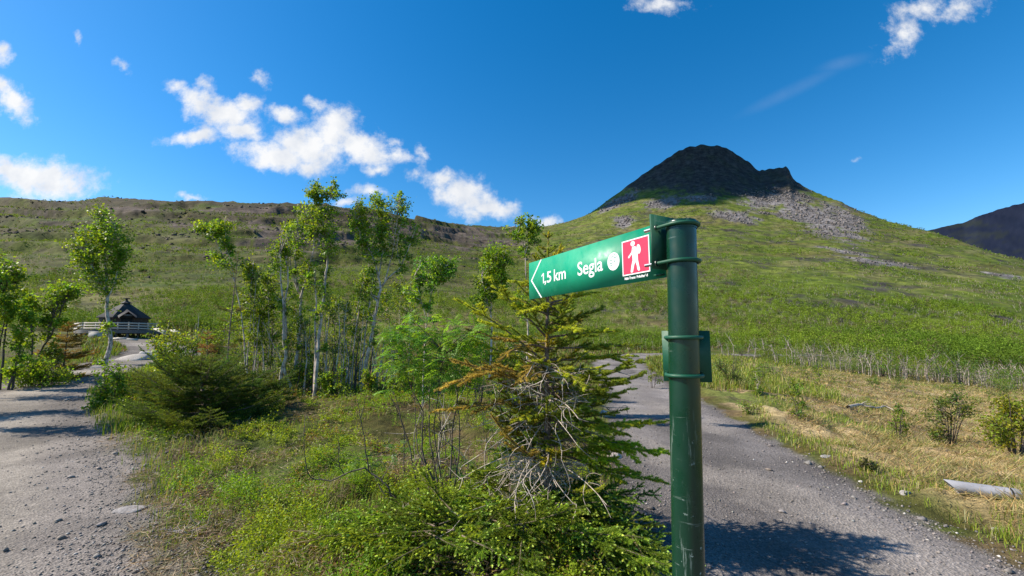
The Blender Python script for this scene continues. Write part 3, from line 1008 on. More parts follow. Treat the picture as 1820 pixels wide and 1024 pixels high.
    mb = MB(); mb.add(V, [[0, 1, 3, 2], [4, 6, 7, 5], [0, 4, 5, 1], [2, 3, 7, 6], [0, 2, 6, 4], [1, 5, 7, 3]])
    mb.build('spare_plate', M['plate'], root, base)
    for py in (600, 667):
        c = ax(py)
        ubolt(c[2], f, e, rad + .0058, .043, .0050, c)


signpost()


# ------------------------------------------------------------------ hut, planks, rocks, pipe
M['rail'] = simple('weathered_pale_wood', (.40, .36, .32), .8, .2, 12, stretch=(1, 6, 6))
M['plank'] = simple('fresh_plank', (.42, .38, .31), .75, .15, 12)
M['fascia'] = simple('grey_boards', (.10, .095, .095), .8, .25, 10)
M['felt'] = simple('roofing_felt', (.020, .020, .023), .8, .3, 8)
M['logwall'] = simple('dark_log_wall', (.045, .026, .018), .7, .35, 7, bump=.5, stretch=(.3, .3, 9))
M['black'] = simple('dark_opening', (.01, .009, .008), .8, .2)
M['greybox'] = simple('grey_panel', (.34, .33, .32), .8, .15)


def hut():
    c = on_ground(217, 40); c[2] = CAM_H + float(slope(597)) * 40
    root = thing('grill_hut', 'small dark six-sided hut with pointed felt roof on a raised deck with pale railings', 'hut', c)

    def hexa(r, z, rot):
        return np.array([[r * math.cos(rot + a * math.pi / 3), r * math.sin(rot + a * math.pi / 3), z] for a in range(6)])
    rot = R(-12)
    mb = MB()
    a, b = hexa(2.15, .55, rot), hexa(2.15, 1.85, rot)
    for k in range(6):
        for q in range(8):                       # log courses, each bulging a little
            f0, f1 = q / 8, (q + .86) / 8
            k2 = (k + 1) % 6
            o0 = unit((a[k] + a[k2]) * np.array([.5, .5, 0])) * .04
            P0 = [a[k] * (1 - f0) + b[k] * f0 + o0, a[k2] * (1 - f0) + b[k2] * f0 + o0, a[k2] * (1 - f1) + b[k2] * f1 + o0, a[k] * (1 - f1) + b[k] * f1 + o0]
            P1 = [p - o0 for p in P0]
            mb.add(P0 + P1, [[0, 1, 2, 3], [3, 2, 6, 7], [1, 0, 4, 5], [0, 3, 7, 4], [2, 1, 5, 6]])
        mb.add([a[k], a[(k + 1) % 6], b[(k + 1) % 6], b[k]], [[0, 1, 2, 3]])
    mb.build('wall', M['logwall'], root, c * 0).location = (0, 0, 0)
    # doorway on the face to the front right
    k = 5
    a0 = hexa(2.15, 0, rot)[k]; a1 = hexa(2.15, 0, rot)[(k + 1) % 6]
    mid = (a0 + a1) / 2; ex = unit(a1 - a0); ey = unit(mid)
    Mx = np.eye(4); Mx[:3, 0] = ex; Mx[:3, 1] = ey; Mx[:3, 3] = mid
    mb = MB(); box(mb, -.48, .48, .03, .09, .56, 1.78, Mx=Mx); dark_doorway = mb.build('dark_doorway', M['black'], root)  # near-black panel; the shade of the open entrance is its colour
    mb = MB()
    for x in (-.56, .48):
        box(mb, x, x + .08, .03, .12, .56, 1.78, Mx=Mx)
    box(mb, -.56, .56, .03, .12, 1.781, 1.85, Mx=Mx)
    fr = mb.build('door_frame', M['logwall'], None); fr.parent = dark_doorway
    # roof with a flared gable above the door
    mb = MB()
    e0, e1 = hexa(2.4, 1.80, rot), hexa(.42, 3.12, rot)
    th = np.array([0, 0, -.09])
    for k2 in range(6):
        n2 = (k2 + 1) % 6
        mb.add([e0[k2], e0[n2], e1[n2], e1[k2], e0[k2] + th, e0[n2] + th], [[0, 1, 2, 3], [1, 0, 4, 5]])
    mb.add(e0 + th, [[5, 4, 3, 2, 1, 0]])
    gx = .74
    g = [mid * 1.33 - ex * gx + [0, 0, 1.72], mid * 1.33 + ex * gx + [0, 0, 1.72], mid * 1.36 + [0, 0, 2.28], mid * .45 + [0, 0, 2.62], mid * .98 - ex * gx * 1.15 + [0, 0, 1.93], mid * .98 + ex * gx * 1.15 + [0, 0, 1.93]]
    mb.add(g, [[0, 2, 3, 4], [2, 1, 5, 3]])
    mb.add([p - np.array([0, 0, .07]) for p in g], [[4, 3, 2, 0], [3, 5, 1, 2]])
    roof = mb.build('roof', M['felt'], root)
    mb = MB(); box(mb, -gx * .62, gx * .62, -.02, .02, 1.86, 2.02, Mx=np.block([[Mx[:3, :3], (mid * 1.3)[:, None]], [0, 0, 0, 1]]))
    gb = mb.build('gable_board', M['fascia'], None); gb.parent = roof
    mb = MB()
    for r0, z0, r1, z1 in ((.36, 3.06, .36, 3.26), (.56, 3.20, .12, 3.46), (.12, 3.46, .10, 3.62)):
        p, q = hexa(r0, z0, rot), hexa(r1, z1, rot)
        for k2 in range(6):
            n2 = (k2 + 1) % 6
            mb.add([p[k2], p[n2], q[n2], q[k2]], [[0, 1, 2, 3]])
    box(mb, -.22, .22, -.22, .22, 3.62, 3.70)
    ch = mb.build('chimney', M['felt'], None); ch.parent = roof
    # deck
    pl = np.array([(-5.2, -.6), (-1.7, -3.0), (3.0, -2.7), (3.5, .6), (2.2, 2.9), (-3.2, 2.9)])
    mb = MB(); n = len(pl)
    V = [(x, y, .55) for x, y in pl] + [(x, y, .22) for x, y in pl]
    mb.add(V, [list(range(n))]); mb.add(V, [list(range(2 * n - 1, n - 1, -1))])
    mb.add(V, [[a, n + a, n + (a + 1) % n, (a + 1) % n] for a in range(n)])
    for x, y in list(pl * .93) + [(0, -2.6), (1.5, -2.5), (-3, -1.9), (2.6, -1)]:
        box(mb, x - .07, x + .07, y - .07, y + .07, -.4, .219)
    mb.build('deck', M['fascia'], root)
    # railing
    mp, mr = MB(), MB()
    runs = [(pl[0], pl[1], 5), (pl[1], pl[2], 5), (pl[2], pl[3], 4)]
    for p, q, nn in runs:
        D = unit(np.array([*(q - p), 0])); N = np.array([-D[1], D[0], 0])
        Lr = np.linalg.norm(q - p)
        Mr = np.eye(4); Mr[:3, 0] = D; Mr[:3, 1] = N; Mr[:3, 3] = [p[0], p[1], 0]
        for k2 in range(nn):
            x = .06 + (Lr - .12) * k2 / (nn - 1)
            mb = MB(); box(mb, x - .05, x + .05, .03, .12, .551, 1.24, Mx=Mr)
            mb.build('railing_post', M['rail'], root)
        mb = MB()
        for z in (.68, .92, 1.16):
            box(mb, 0, Lr, .0, .028, z - .06, z + .06, Mx=Mr)
        mb.build('railing', M['rail'], root)
    for ch in root.children:
        ch.location = (0, 0, 0)
    root.scale = (.80, .80, .95)

    # loose boards and a grey box in front of the deck
    for px, py, L_, ang, lab in ((222, 603, 2.2, -4, 'pale loose plank lying in the grass just below the hut deck'), (205, 602, 1.7, 3, 'shorter pale plank lying close under the hut deck'),
                                 (285, 589, 1.5, -18, 'slanting pale plank leaning off the right end of the hut deck'), (310, 590, 1.2, -16, 'short pale plank lying beyond the right end of the hut deck')):
        g_ = at(px, py, 36.0)
        h0 = float(H(np.array(g_[0]), np.array(36.0)))
        mb = MB(); box(mb, -L_ / 2, L_ / 2, -.12, .12, -.03, .03); box(mb, -L_ / 2 + .1, L_ / 2 - .25, .14, .30, -.03, .02)
        o = mb.build('plank', M['plank'])
        o.location = (g_[0], 36.0, max(g_[2], h0 + .04)); o.rotation_euler = (0.25, R(-ang), R(ang))
        tag(o, lab, 'plank', 'loose planks round the hut')
    g_ = at(174, 596, 36.5)
    mb = MB(); box(mb, -.5, .5, -.3, .3, -.3, .25); box(mb, -.54, .54, -.34, .34, .252, .29)
    o = mb.build('storage_box', M['greybox']); o.location = g_; o.rotation_euler = (0, R(5), R(12))
    tag(o, 'pale grey box standing in front of the hut deck under the ramp railings', 'box')


hut()


def rock_mesh(name, rng, sx, sy, sz, col, sub=3, flat=.35):
    import bmesh
    bm = bmesh.new(); bmesh.ops.create_icosphere(bm, subdivisions=sub, radius=1)
    V = np.array([v.co[:] for v in bm.verts]); F = [[v.index for v in f.verts] for f in bm.faces]; bm.free()
    for _ in range(9):                       # facets broken off
        nn = unit(rng.normal(size=3)); dd = rng.uniform(.45, .85)
        s = V @ nn; V = V - np.maximum(s - dd, 0)[:, None] * nn * .9
    V = V * (1 + .12 * (fbm(V[:, 0] * 3 + 7 + rng.uniform(0, 99), V[:, 1] * 3 + V[:, 2] * 2, 4, 3) - .5)[:, None])
    V = V * [sx, sy, sz]
    mb = MB(); mb.add(V, F, np.clip(np.asarray(col) * (.8 + .5 * fbm(V[:, 0] / sx * 3, V[:, 1] / sx * 3 + V[:, 2] * 4, 3, 8))[:, None], 0, 1))
    return mb.build(name, M['col'])


def rocks():
    rng = np.random.default_rng(11)
    # the slab by the path bend
    for (px, py, sx, sy, sz, rz, col, lab) in (
            (236, 640, .95, .6, .34, .2, (.36, .325, .29), 'long pale rock slab in the bend of the left path'),
            (262, 636, .45, .45, .4, .5, (.46, .43, .40), 'pale boulder at the thick end of the slab by the path'),
            (168, 654, .4, .22, .07, .1, (.33, .30, .27), 'flat pale stone at the path edge by the birch root'),
            (232, 908, .15, .09, .035, .3, (.25, .23, .22), 'flat grey stone half sunk in gravel beside the left path'),
            (1610, 878, .07, .05, .03, .5, (.27, .25, .235), 'light stone at the edge of the right path above the pipe'),
            (1775, 945, .055, .04, .03, .1, (.36, .33, .29), 'pale round stone in the grass below the grey pipe'),
            (1530, 858, .03, .025, .018, .9, (.42, .40, .37), 'small whitish stone on the verge of the right path'),
            (1470, 812, .10, .06, .02, .3, (.25, .235, .225), 'low flat stone where the right path meets the turf'),
            (1090, 815, .13, .10, .07, .2, (.40, .34, .31), 'reddish grey stone beside the path behind the spruce'),
            (1075, 737, .20, .15, .10, .6, (.40, .34, .32), 'pinkish rock at the left edge of the right path'),
            (805, 640, .30, .22, .22, .6, (.36, .34, .34), 'grey rock behind the rowan leaves')):
        g_ = ground(px, py)
        o = rock_mesh('rock', rng, sx, sy, sz, col)
        o.location = g_ + np.array([0, 0, sz * .05]); o.rotation_euler = (0, 0, rz)
        tag(o, lab, 'rock')


rocks()


def pipe():
    g_ = ground(1744, 882)
    Lp = 112 * g_[1] / FPX * .84; r = .062
    root = thing('drain_pipe', 'pale grey ribbed plastic pipe with slanted end lying in dry grass', 'pipe', g_)
    n, k = 40, 140
    an = np.arange(n) * 2 * math.pi / n
    xs = np.linspace(-Lp / 2, Lp / 2 - .07, k)
    rr_ = r + .0016 * np.sin(np.arange(k) * math.pi * .5 * 1.6)
    V = []
    for i, x in enumerate(xs):
        q = np.stack([np.full(n, x), rr_[i] * np.cos(an), rr_[i] * np.sin(an)], 1)
        V.append(q)
    V = np.array(V)
    sl = (r - V[..., 2]) / (2 * r) * .11                  # the slanted cut, longest at the top
    f = np.clip(1 - (V[..., 0] - xs[0]) / .22, 0, 1)
    V[..., 0] += sl * f
    i = np.arange(k - 1)[:, None] * n; j = np.arange(n)[None]; j2 = (j + 1) % n
    F = np.stack([i + j, i + j2, i + n + j2, i + n + j], -1).reshape(-1, 4)
    mb = MB(); mb.add(V.reshape(-1, 3), F)
    mi = V * np.array([1, .9, .9]); mb.add(mi.reshape(-1, 3), F[:, ::-1])
    rim = np.arange(n); mb.add(np.concatenate([V[0], mi[0]]), np.stack([rim, (rim + 1) % n, n + (rim + 1) % n, n + rim], 1)[:, ::-1])
    M['pipe'] = simple('grey_plastic', (.30, .30, .325), .55, .15, 9)
    M['ring_dark'] = simple('dark_ring', (.03, .03, .03), .6, .2)
    b = mb.build('barrel', M['pipe'], root)
    mb = MB(); tube(mb, [(Lp / 2 - .072, 0, 0), (Lp / 2 - .055, 0, 0)], r * 1.05, 32)
    s = mb.build('gap_ring', M['ring_dark'], root, None, True)  # near-black ring drawn in for the gap before the collar
    mb = MB(); tube(mb, [(Lp / 2 - .056, 0, 0), (Lp / 2, 0, 0), (Lp / 2 + .004, 0, 0), (Lp / 2 + .004, 0, 0)], [r * 1.06, r * 1.02, r * .9, .002], 32)
    s2 = mb.build('collar', M['pipe'], root, None, True)
    for o in (b, s, s2):
        o.location = (0, 0, 0)
    root.location = g_ + np.array([0, 0, r * .72])
    root.rotation_euler = (0, R(3.0), R(-22))


pipe()


# ------------------------------------------------------------------ trees and bushes
G_BIRCH = (.185, .300, .024)
G_ROWAN = (.165, .32, .036)


def bez(p0, p1, rng, bend=.18, n=6, lift=0.0):
    L_ = np.linalg.norm(p1 - p0)
    m = (p0 + p1) / 2 + rng.normal(size=3) * bend * L_ * .5 + np.array([0, 0, lift * L_])
    t = np.linspace(0, 1, n)[:, None]
    return (1 - t) ** 2 * p0 + 2 * t * (1 - t) * m + t * t * p1


def resample(P, n):
    P = np.asarray(P, float)
    s = np.concatenate([[0], np.cumsum(np.linalg.norm(np.diff(P, axis=0), axis=1))])
    q = np.linspace(0, s[-1], n)
    return np.stack([np.interp(q, s, P[:, i]) for i in range(3)], 1)


def wiggle(P, rng, a):
    n = len(P)
    k = rng.normal(size=(n, 3)); k = (k + np.roll(k, 1, 0) + np.roll(k, -1, 0)) / 3
    k[0] = 0
    return P + k * a


def pts_at(pp, Y, yj=0.0):
    n = len(pp)
    return np.array([at(x, y, Y + yj * i / max(n - 1, 1)) for i, (x, y) in enumerate(pp)])


def broadleaf(name, label, cat, base, stems, crowns, Y=None, seed=0, leaf=.05, lcol=G_BIRCH, bark='birch', group=None, per=26, spread=.09, twig_r=.006, stubs=0, depth=1.0, vary_=(.3, .18), bare=0):
    """stems: (pixels, bottom radius, top radius); crowns: (px, py, rx, ry, leaves)"""
    rng = np.random.default_rng(seed + 100)
    g_ = ground(*base) if Y is None else on_ground(base[0], Y)
    if Y is None:
        Y = g_[1]
    root = thing(name, label, cat, g_, group)
    mt, mc = MB(), MB()
    allp = []
    for pp, r0, r1 in stems:
        P = pts_at(pp, Y, rng.uniform(-.3, .3))
        if pp[0][1] >= base[1] - 25:
            gx = float(H(P[0, 0], P[0, 1])); P[0, 2] = min(P[0, 2], gx - .03) if P[0, 2] < gx + .6 else P[0, 2]
        n = max(6, int(len(pp) * 4))
        P = wiggle(resample(P, n), rng, r0 * .55)
        tube(mt, P, np.linspace(r0, r1, n), 7)
        allp.append(P)
        for _ in range(stubs):
            k = rng.integers(n // 4, n - 1)
            q = P[k] + unit(rng.normal(size=3) + [0, 0, .6]) * rng.uniform(.1, .4)
            tube(mt, bez(P[k], q, rng, .3, 4), np.linspace(r1 * .8, .002, 4), 4)
    S = np.concatenate(allp)
    m_per_px = Y / FPX
    if name == 'birch_tree':                  # small tufts down the stems
        crowns = list(crowns)
        for pp, r0, r1 in stems:
            q = np.array(pp, float)
            for _ in range(5):
                t = rng.uniform(.3, 1) * (len(q) - 1); i = min(int(t), len(q) - 2)
                p_ = q[i] + (q[i + 1] - q[i]) * (t - i)
                crowns.append((p_[0] + rng.normal() * 12, p_[1] + rng.normal() * 6, rng.uniform(7, 15), rng.uniform(6, 12), rng.uniform(30, 75)))
    for cx, cy, rx, ry, nl in crowns:
        c = at(cx, cy, Y + rng.uniform(-.15, .15))
        rad = np.array([rx, rx * depth, ry]) * m_per_px
        nt_ = max(3, int(nl * 1.75 / per))
        for _ in range(nt_):
            v = unit(rng.normal(size=3)) * rng.uniform(.25, 1) ** .45
            tip = c + v * rad
            # attach to a stem point below the tip
            dd = np.linalg.norm((S - tip) * [1, 1, .75], axis=1) + 1.3 * np.maximum(S[:, 2] - tip[2] + .12 * rad[2], 0)
            p0 = S[np.argmin(dd + rng.uniform(0, .12, len(S)))]
            B_ = bez(p0, tip, rng, .22, 7, .06)
            L_ = np.linalg.norm(tip - p0)
            tube(mt, B_, np.linspace(min(twig_r * (1 + L_ * 1.3), .02), .0018, 7), 4)
            pts = [B_[rng.integers(4, 7, per)]]
            for _k in range(3):                   # side twigs
                a = B_[rng.integers(2, 6)]; q = a + unit(rng.normal(size=3) + [0, 0, .25]) * rng.uniform(.10, .3) * min(1, rad.max() * 2.2)
                tube(mt, bez(a, q, rng, .2, 3), [.003, .0022, .0015], 3)
                t = rng.uniform(.2, 1, (per // 3, 1)); pts.append(a * (1 - t) + q * t)
            if rng.random() < bare:
                continue
            pts = np.concatenate(pts)
            sel = pts[rng.choice(len(pts), per)] + rng.normal(size=(per, 3)) * spread * rng.uniform(.5, 1.1) * min(1, rad.max() * 2.5)
            base_c = vary(rng, lcol, 1, vary_[0] * .8, vary_[1])[0]
            rnd_leaves(mc, sel, rng, leaf, leaf * .72, vary(rng, base_c, per, vary_[0], vary_[1] * .5))
    mt.build('trunk', M[bark], root, g_, True)
    if mc.v:
        mc.build('crown', M['leaf'], root, g_)
    return root


def bush(label, base, w, h, n, seed, leaf=.05, lcol=G_BIRCH, cat='bush', name='birch_bush', group=None, Y=None, bark='twig', nst=7, full=.55, **kw):
    """several stems fanning out of one foot; w, h in picture pixels"""
    rng = np.random.default_rng(seed)
    stems, crowns = [], []
    x0, y0 = base
    for k in range(nst):
        a = rng.uniform(-1, 1)
        tx, ty = x0 + a * w * .42, y0 - h * rng.uniform(.55, 1) * (1 - .35 * a * a)
        stems.append(([(x0 + a * w * .08, y0), (x0 + a * w * .2, y0 - h * .35), (tx, ty)], .005 * h / 60 + .0025, .003))
    q = int(rng.integers(5, 8))
    for k in range(q):
        a = rng.uniform(-1, 1); b = rng.uniform(.06, .88)
        wd = math.sqrt(max(.05, 1 - ((b - .42) / .62) ** 2))
        crowns.append((x0 + a * w * .42 * wd, y0 - h * b, w * full * .36 * rng.uniform(.7, 1.2), h * .22 * rng.uniform(.7, 1.2), n / q))
    return broadleaf(name, label, cat, base, stems, crowns, Y, seed, leaf, lcol, bark, group, **kw)


# --- birches round the left path
broadleaf('birch_tree', 'tall crooked birch standing alone where the left path bends before the hut', 'tree', (188, 648),
          [([(186, 650), (190, 632), (198, 605), (191, 570), (189, 530), (188, 480), (183, 430), (177, 365)], .085, .014),
           ([(189, 520), (168, 480), (150, 445)], .03, .006), ([(189, 535), (205, 500), (215, 450)], .03, .006), ([(187, 470), (200, 430), (205, 400)], .02, .005),
           ([(190, 652), (178, 654), (160, 655)], .05, .02)],
          [(178, 385, 14, 22, 260), (172, 420, 28, 22, 420), (200, 415, 22, 24, 330), (150, 445, 30, 20, 420), (190, 450, 34, 24, 520), (218, 455, 16, 16, 180), (160, 480, 32, 20, 330), (180, 505, 26, 18, 220), (205, 490, 18, 16, 130)],
          seed=1, leaf=.10, spread=.13, twig_r=.01)
broadleaf('birch_tree', 'leaning dark-stemmed birch with a round tuft of leaves left of the lone path birch', 'tree', (58, 660),
          [([(58, 662), (72, 625), (90, 595), (108, 555), (118, 530)], .035, .012), ([(84, 605), (92, 570), (103, 545)], .03, .008)],
          [(115, 518, 30, 17, 700), (100, 540, 16, 10, 120), (130, 512, 16, 12, 200)], seed=2, leaf=.075, bark='twig', Y=13.5)
broadleaf('birch_tree', 'thin upright birch with sparse leaf tufts next to the leaning dark-stemmed birch', 'tree', (52, 665),
          [([(52, 668), (58, 620), (56, 580), (53, 545)], .03, .008), ([(57, 590), (48, 550), (38, 520)], .02, .006)],
          [(55, 545, 22, 14, 260), (40, 525, 16, 14, 200), (58, 575, 12, 10, 80)], seed=3, leaf=.075, bark='twig', Y=13.2)
broadleaf('birch_tree', 'many-stemmed birch leaning out of a thicket at the far left edge of the grass', 'tree', (0, 690),
          [([(0, 690), (5, 620), (12, 575), (22, 520), (35, 495)], .032, .008), ([(-10, 690), (-5, 640), (10, 560), (8, 520)], .026, .008),
           ([(15, 690), (30, 640), (38, 590), (48, 560)], .03, .008), ([(20, 690), (28, 660), (45, 615)], .03, .01)],
          [(12, 490, 26, 22, 420), (5, 540, 28, 26, 420), (30, 560, 22, 18, 230), (-15, 470, 25, 30, 300), (45, 590, 16, 14, 120), (12, 600, 20, 18, 130)], seed=4, leaf=.07, bark='twig', Y=12.0)
bush('low spreading leafy thicket on the grass left of the left path', (58, 684), 150, 75, 1700, 5, leaf=.06, Y=12.6, nst=16, stubs=3)
bush('yellow-green bush filling the gap under the leaning birch by the left path', (95, 672), 80, 60, 900, 6, leaf=.07, Y=13.5, lcol=(.19, .25, .026))
bush('round leafy bush on the verge in front of the lone path birch', (196, 728), 66, 80, 1300, 7, leaf=.055, lcol=(.13, .24, .022), full=.8)
bush('bright leafy bush right of the rock slab at the path bend', (318, 690), 100, 105, 1900, 8, leaf=.058, lcol=(.22, .31, .026), Y=11.5, full=.8)
bush('small green bush beyond the slab at the right rim of the left path', (282, 652), 46, 52, 600, 9, leaf=.065, Y=15.5)

# --- birch stand in the middle
broadleaf('birch_tree', 'bent birch with two leafy arms beside a thin spruce sapling', 'tree', (440, 705),
          [([(446, 705), (436, 640), (430, 560), (418, 505), (395, 450), (382, 425), (362, 405)], .022, .005), ([(418, 505), (410, 460), (398, 430)], .012, .004), ([(392, 445), (388, 418), (392, 400)], .010, .004)],
          [(390, 402, 22, 10, 300), (358, 405, 14, 9, 120), (402, 432, 16, 14, 180), (388, 466, 18, 12, 140), (345, 404, 8, 6, 40)], seed=10, leaf=.062, Y=11.2)
broadleaf('birch_tree', 'slim birch with ragged leaves low along its stem near the spruce sapling', 'tree', (440, 700),
          [([(438, 705), (440, 640), (446, 560), (447, 500), (450, 470)], .022, .006), ([(447, 700), (452, 620), (450, 560), (455, 500)], .016, .005)],
          [(446, 540, 26, 30, 420), (452, 490, 18, 22, 260), (452, 590, 20, 22, 180), (440, 475, 14, 12, 120)], seed=11, leaf=.06, Y=11.6, lcol=(.18, .27, .026))
broadleaf('birch_tree', 'dense leafy young birch just left of the pale twisted birch', 'tree', (476, 700),
          [([(474, 705), (478, 620), (478, 540), (476, 490)], .02, .006), ([(470, 700), (466, 620), (468, 550)], .014, .005)],
          [(474, 540, 22, 40, 520), (480, 500, 16, 20, 200), (468, 590, 20, 22, 200)], seed=12, leaf=.06, Y=12.0, lcol=(.165, .26, .026))
broadleaf('birch_tree', 'pale twisted double-stemmed birch with leaves only at the top', 'tree', (508, 700),
          [([(495, 700), (500, 672), (507, 640), (503, 590), (505, 560), (500, 500), (497, 450)], .048, .012), ([(522, 700), (510, 672), (507, 645), (510, 600), (507, 540), (513, 500), (508, 460)], .042, .012)],
          [(492, 442, 20, 14, 330), (510, 436, 16, 12, 180), (500, 470, 20, 14, 130), (515, 400, 12, 9, 130)], seed=13, leaf=.06, Y=11.4, stubs=4)
broadleaf('birch_tree', 'stout pale birch forking in two below a thin crown', 'tree', (525, 690),
          [([(522, 690), (528, 640), (534, 590), (534, 530), (527, 500), (524, 455)], .06, .02), ([(534, 530), (545, 490), (556, 450)], .035, .014), ([(524, 455), (530, 430), (528, 400)], .016, .005), ([(530, 520), (518, 480), (512, 430)], .02, .006)],
          [(512, 400, 11, 10, 170), (545, 470, 18, 14, 150), (527, 430, 16, 16, 160), (530, 375, 10, 10, 70)], seed=14, leaf=.06, Y=11.9, stubs=5)
broadleaf('birch_tree', 'tallest birch of the stand with a ragged top against the sky', 'tree', (562, 712),
          [([(560, 712), (563, 650), (567, 590), (573, 540), (576, 500), (582, 460), (578, 420), (572, 380), (570, 345)], .05, .012), ([(558, 705), (561, 620), (563, 540), (560, 478)], .035, .012),
           ([(556, 452), (560, 420), (556, 390)], .014, .005), ([(573, 390), (585, 360), (592, 325)], .012, .004), ([(571, 370), (558, 345), (550, 332)], .01, .004)],
          [(550, 342, 9, 10, 90), (572, 335, 16, 12, 200), (592, 328, 8, 12, 90), (586, 350, 12, 10, 90), (552, 372, 24, 14, 300), (578, 378, 18, 16, 240), (545, 395, 18, 16, 240), (575, 405, 24, 16, 330), (585, 438, 20, 16, 260), (560, 420, 18, 12, 140)], seed=15, leaf=.058, Y=11.0, stubs=4)
broadleaf('birch_tree', 'white-stemmed leaning birch with a broad crown on fanned branches', 'tree', (642, 715),
          [([(640, 712), (648, 670), (655, 630), (664, 580), (672, 540), (676, 512)], .055, .03), ([(676, 512), (668, 470), (652, 430), (640, 390)], .028, .006), ([(676, 512), (690, 495), (712, 475), (725, 445), (738, 410)], .028, .006),
           ([(672, 495), (680, 440), (678, 390), (672, 350)], .024, .005), ([(684, 500), (698, 450), (704, 400), (710, 360)], .02, .005), ([(660, 450), (640, 420), (632, 390)], .012, .004), ([(712, 475), (705, 440), (712, 400)], .012, .004)],
          [(648, 365, 18, 16, 300), (640, 392, 22, 20, 420), (670, 350, 18, 14, 200), (680, 385, 24, 24, 430), (655, 420, 26, 20, 460), (690, 425, 26, 22, 330), (712, 362, 22, 14, 230), (706, 345, 9, 10, 80), (722, 385, 18, 16, 200), (738, 412, 12, 22, 130), (668, 460, 22, 14, 160), (640, 440, 14, 14, 120)],
          seed=16, leaf=.058, Y=11.2, stubs=3)
broadleaf('birch_tree', 'dark slender twin stems close behind the white leaning birch', 'tree', (622, 700),
          [([(618, 700), (628, 620), (640, 545), (652, 500), (656, 470)], .026, .008), ([(612, 700), (620, 640), (634, 550), (648, 495)], .022, .007), ([(640, 700), (645, 640), (654, 560), (663, 500), (662, 480)], .028, .01)],
          [(650, 485, 16, 14, 160), (640, 500, 14, 10, 90), (632, 520, 14, 12, 80)], seed=17, leaf=.055, Y=12.2, stubs=3)
broadleaf('birch_tree', 'short thin birch with a wispy crown between the stand and the spruce', 'tree', (752, 668),
          [([(752, 670), (755, 600), (762, 540), (775, 490), (782, 462)], .02, .005), ([(758, 570), (745, 520), (738, 490)], .012, .004), ([(766, 520), (790, 480), (800, 462)], .009, .003)],
          [(768, 462, 22, 9, 230), (745, 490, 20, 16, 220), (786, 478, 18, 14, 200), (730, 520, 18, 16, 130), (765, 500, 14, 14, 80)], seed=18, leaf=.06, Y=9.0, lcol=G_ROWAN, bark='birch')
broadleaf('birch_tree', 'narrow birch with a full oval crown left of the spruce', 'tree', (872, 668),
          [([(870, 672), (874, 620), (873, 560), (873, 510), (874, 470), (882, 440)], .026, .006), ([(873, 560), (862, 520), (856, 490)], .012, .004), ([(874, 530), (890, 490), (898, 465)], .012, .004)],
          [(885, 448, 24, 14, 430), (866, 468, 22, 16, 380), (898, 466, 16, 14, 200), (858, 500, 18, 18, 260), (880, 495, 22, 20, 300), (866, 530, 18, 14, 150), (893, 520, 14, 14, 110)], seed=19, leaf=.055, Y=9.0)
broadleaf('birch_tree', 'bare-topped little birch rising just behind the tip of the spruce', 'tree', (935, 690),
          [([(932, 690), (938, 600), (938, 520), (935, 470), (932, 430), (928, 398)], .024, .005), ([(934, 450), (945, 415), (952, 396)], .008, .003), ([(933, 440), (922, 415), (915, 398)], .008, .003)],
          [(926, 394, 16, 7, 130), (948, 396, 12, 7, 90), (937, 420, 16, 12, 130), (958, 412, 9, 6, 40), (930, 450, 14, 14, 90)], seed=20, leaf=.05, Y=8.2)

# --- dead and half-dead slim stems in the stand
rngd = np.random.default_rng(77)
DEAD = [((585, 690), (606, 596)), ((668, 700), (684, 602)), ((678, 690), (696, 620)), ((597, 690), (590, 600)), ((606, 690), (612, 560)), ((545, 690), (540, 600)), ((634, 690), (640, 585)), ((548, 700), (552, 560)),
        ((575, 700), (584, 560)), ((532, 690), (543, 580)), ((596, 690), (603, 540)), ((455, 700), (461, 560)), ((484, 700), (486, 520)), ((352, 600), (354, 556)), ((347, 600), (349, 575)), ((655, 690), (668, 560)), ((618, 690), (613, 600)), ((700, 690), (706, 600)), ((588, 690), (600, 610)), ((627, 690), (634, 560))]
for k, (b_, t_) in enumerate(DEAD):
    Yd = rngd.uniform(11.0, 13.0) if b_[1] > 620 else 17
    m_ = ((b_[0] * .5 + t_[0] * .5) + rngd.uniform(-5, 5), (b_[1] + t_[1]) / 2)
    g0 = on_ground(b_[0], Yd)
    tp = at(*t_, Yd); md = at(*m_, Yd)
    root = thing('dead_birch', 'leafless slim dead birch stem among the living birches of the stand', 'dead tree', g0, 'dead birch stems in the birch stand')
    mb = MB()
    P = wiggle(resample([g0 - [0, 0, .05], md, tp], 9), rngd, .02)
    tube(mb, P, np.linspace(rngd.uniform(.014, .034), .007, 9), 6)
    for _ in range(rngd.integers(4, 9)):
        a = P[rngd.integers(2, 9)]; q = a + unit(rngd.normal(size=3) + [0, 0, .8]) * rngd.uniform(.1, .35)
        tube(mb, bez(a, q, rngd, .3, 4), [.005, .004, .003, .0015], 3)
    mb.build('trunk', M['birch' if k % 3 else 'twig'], root, g0, True)

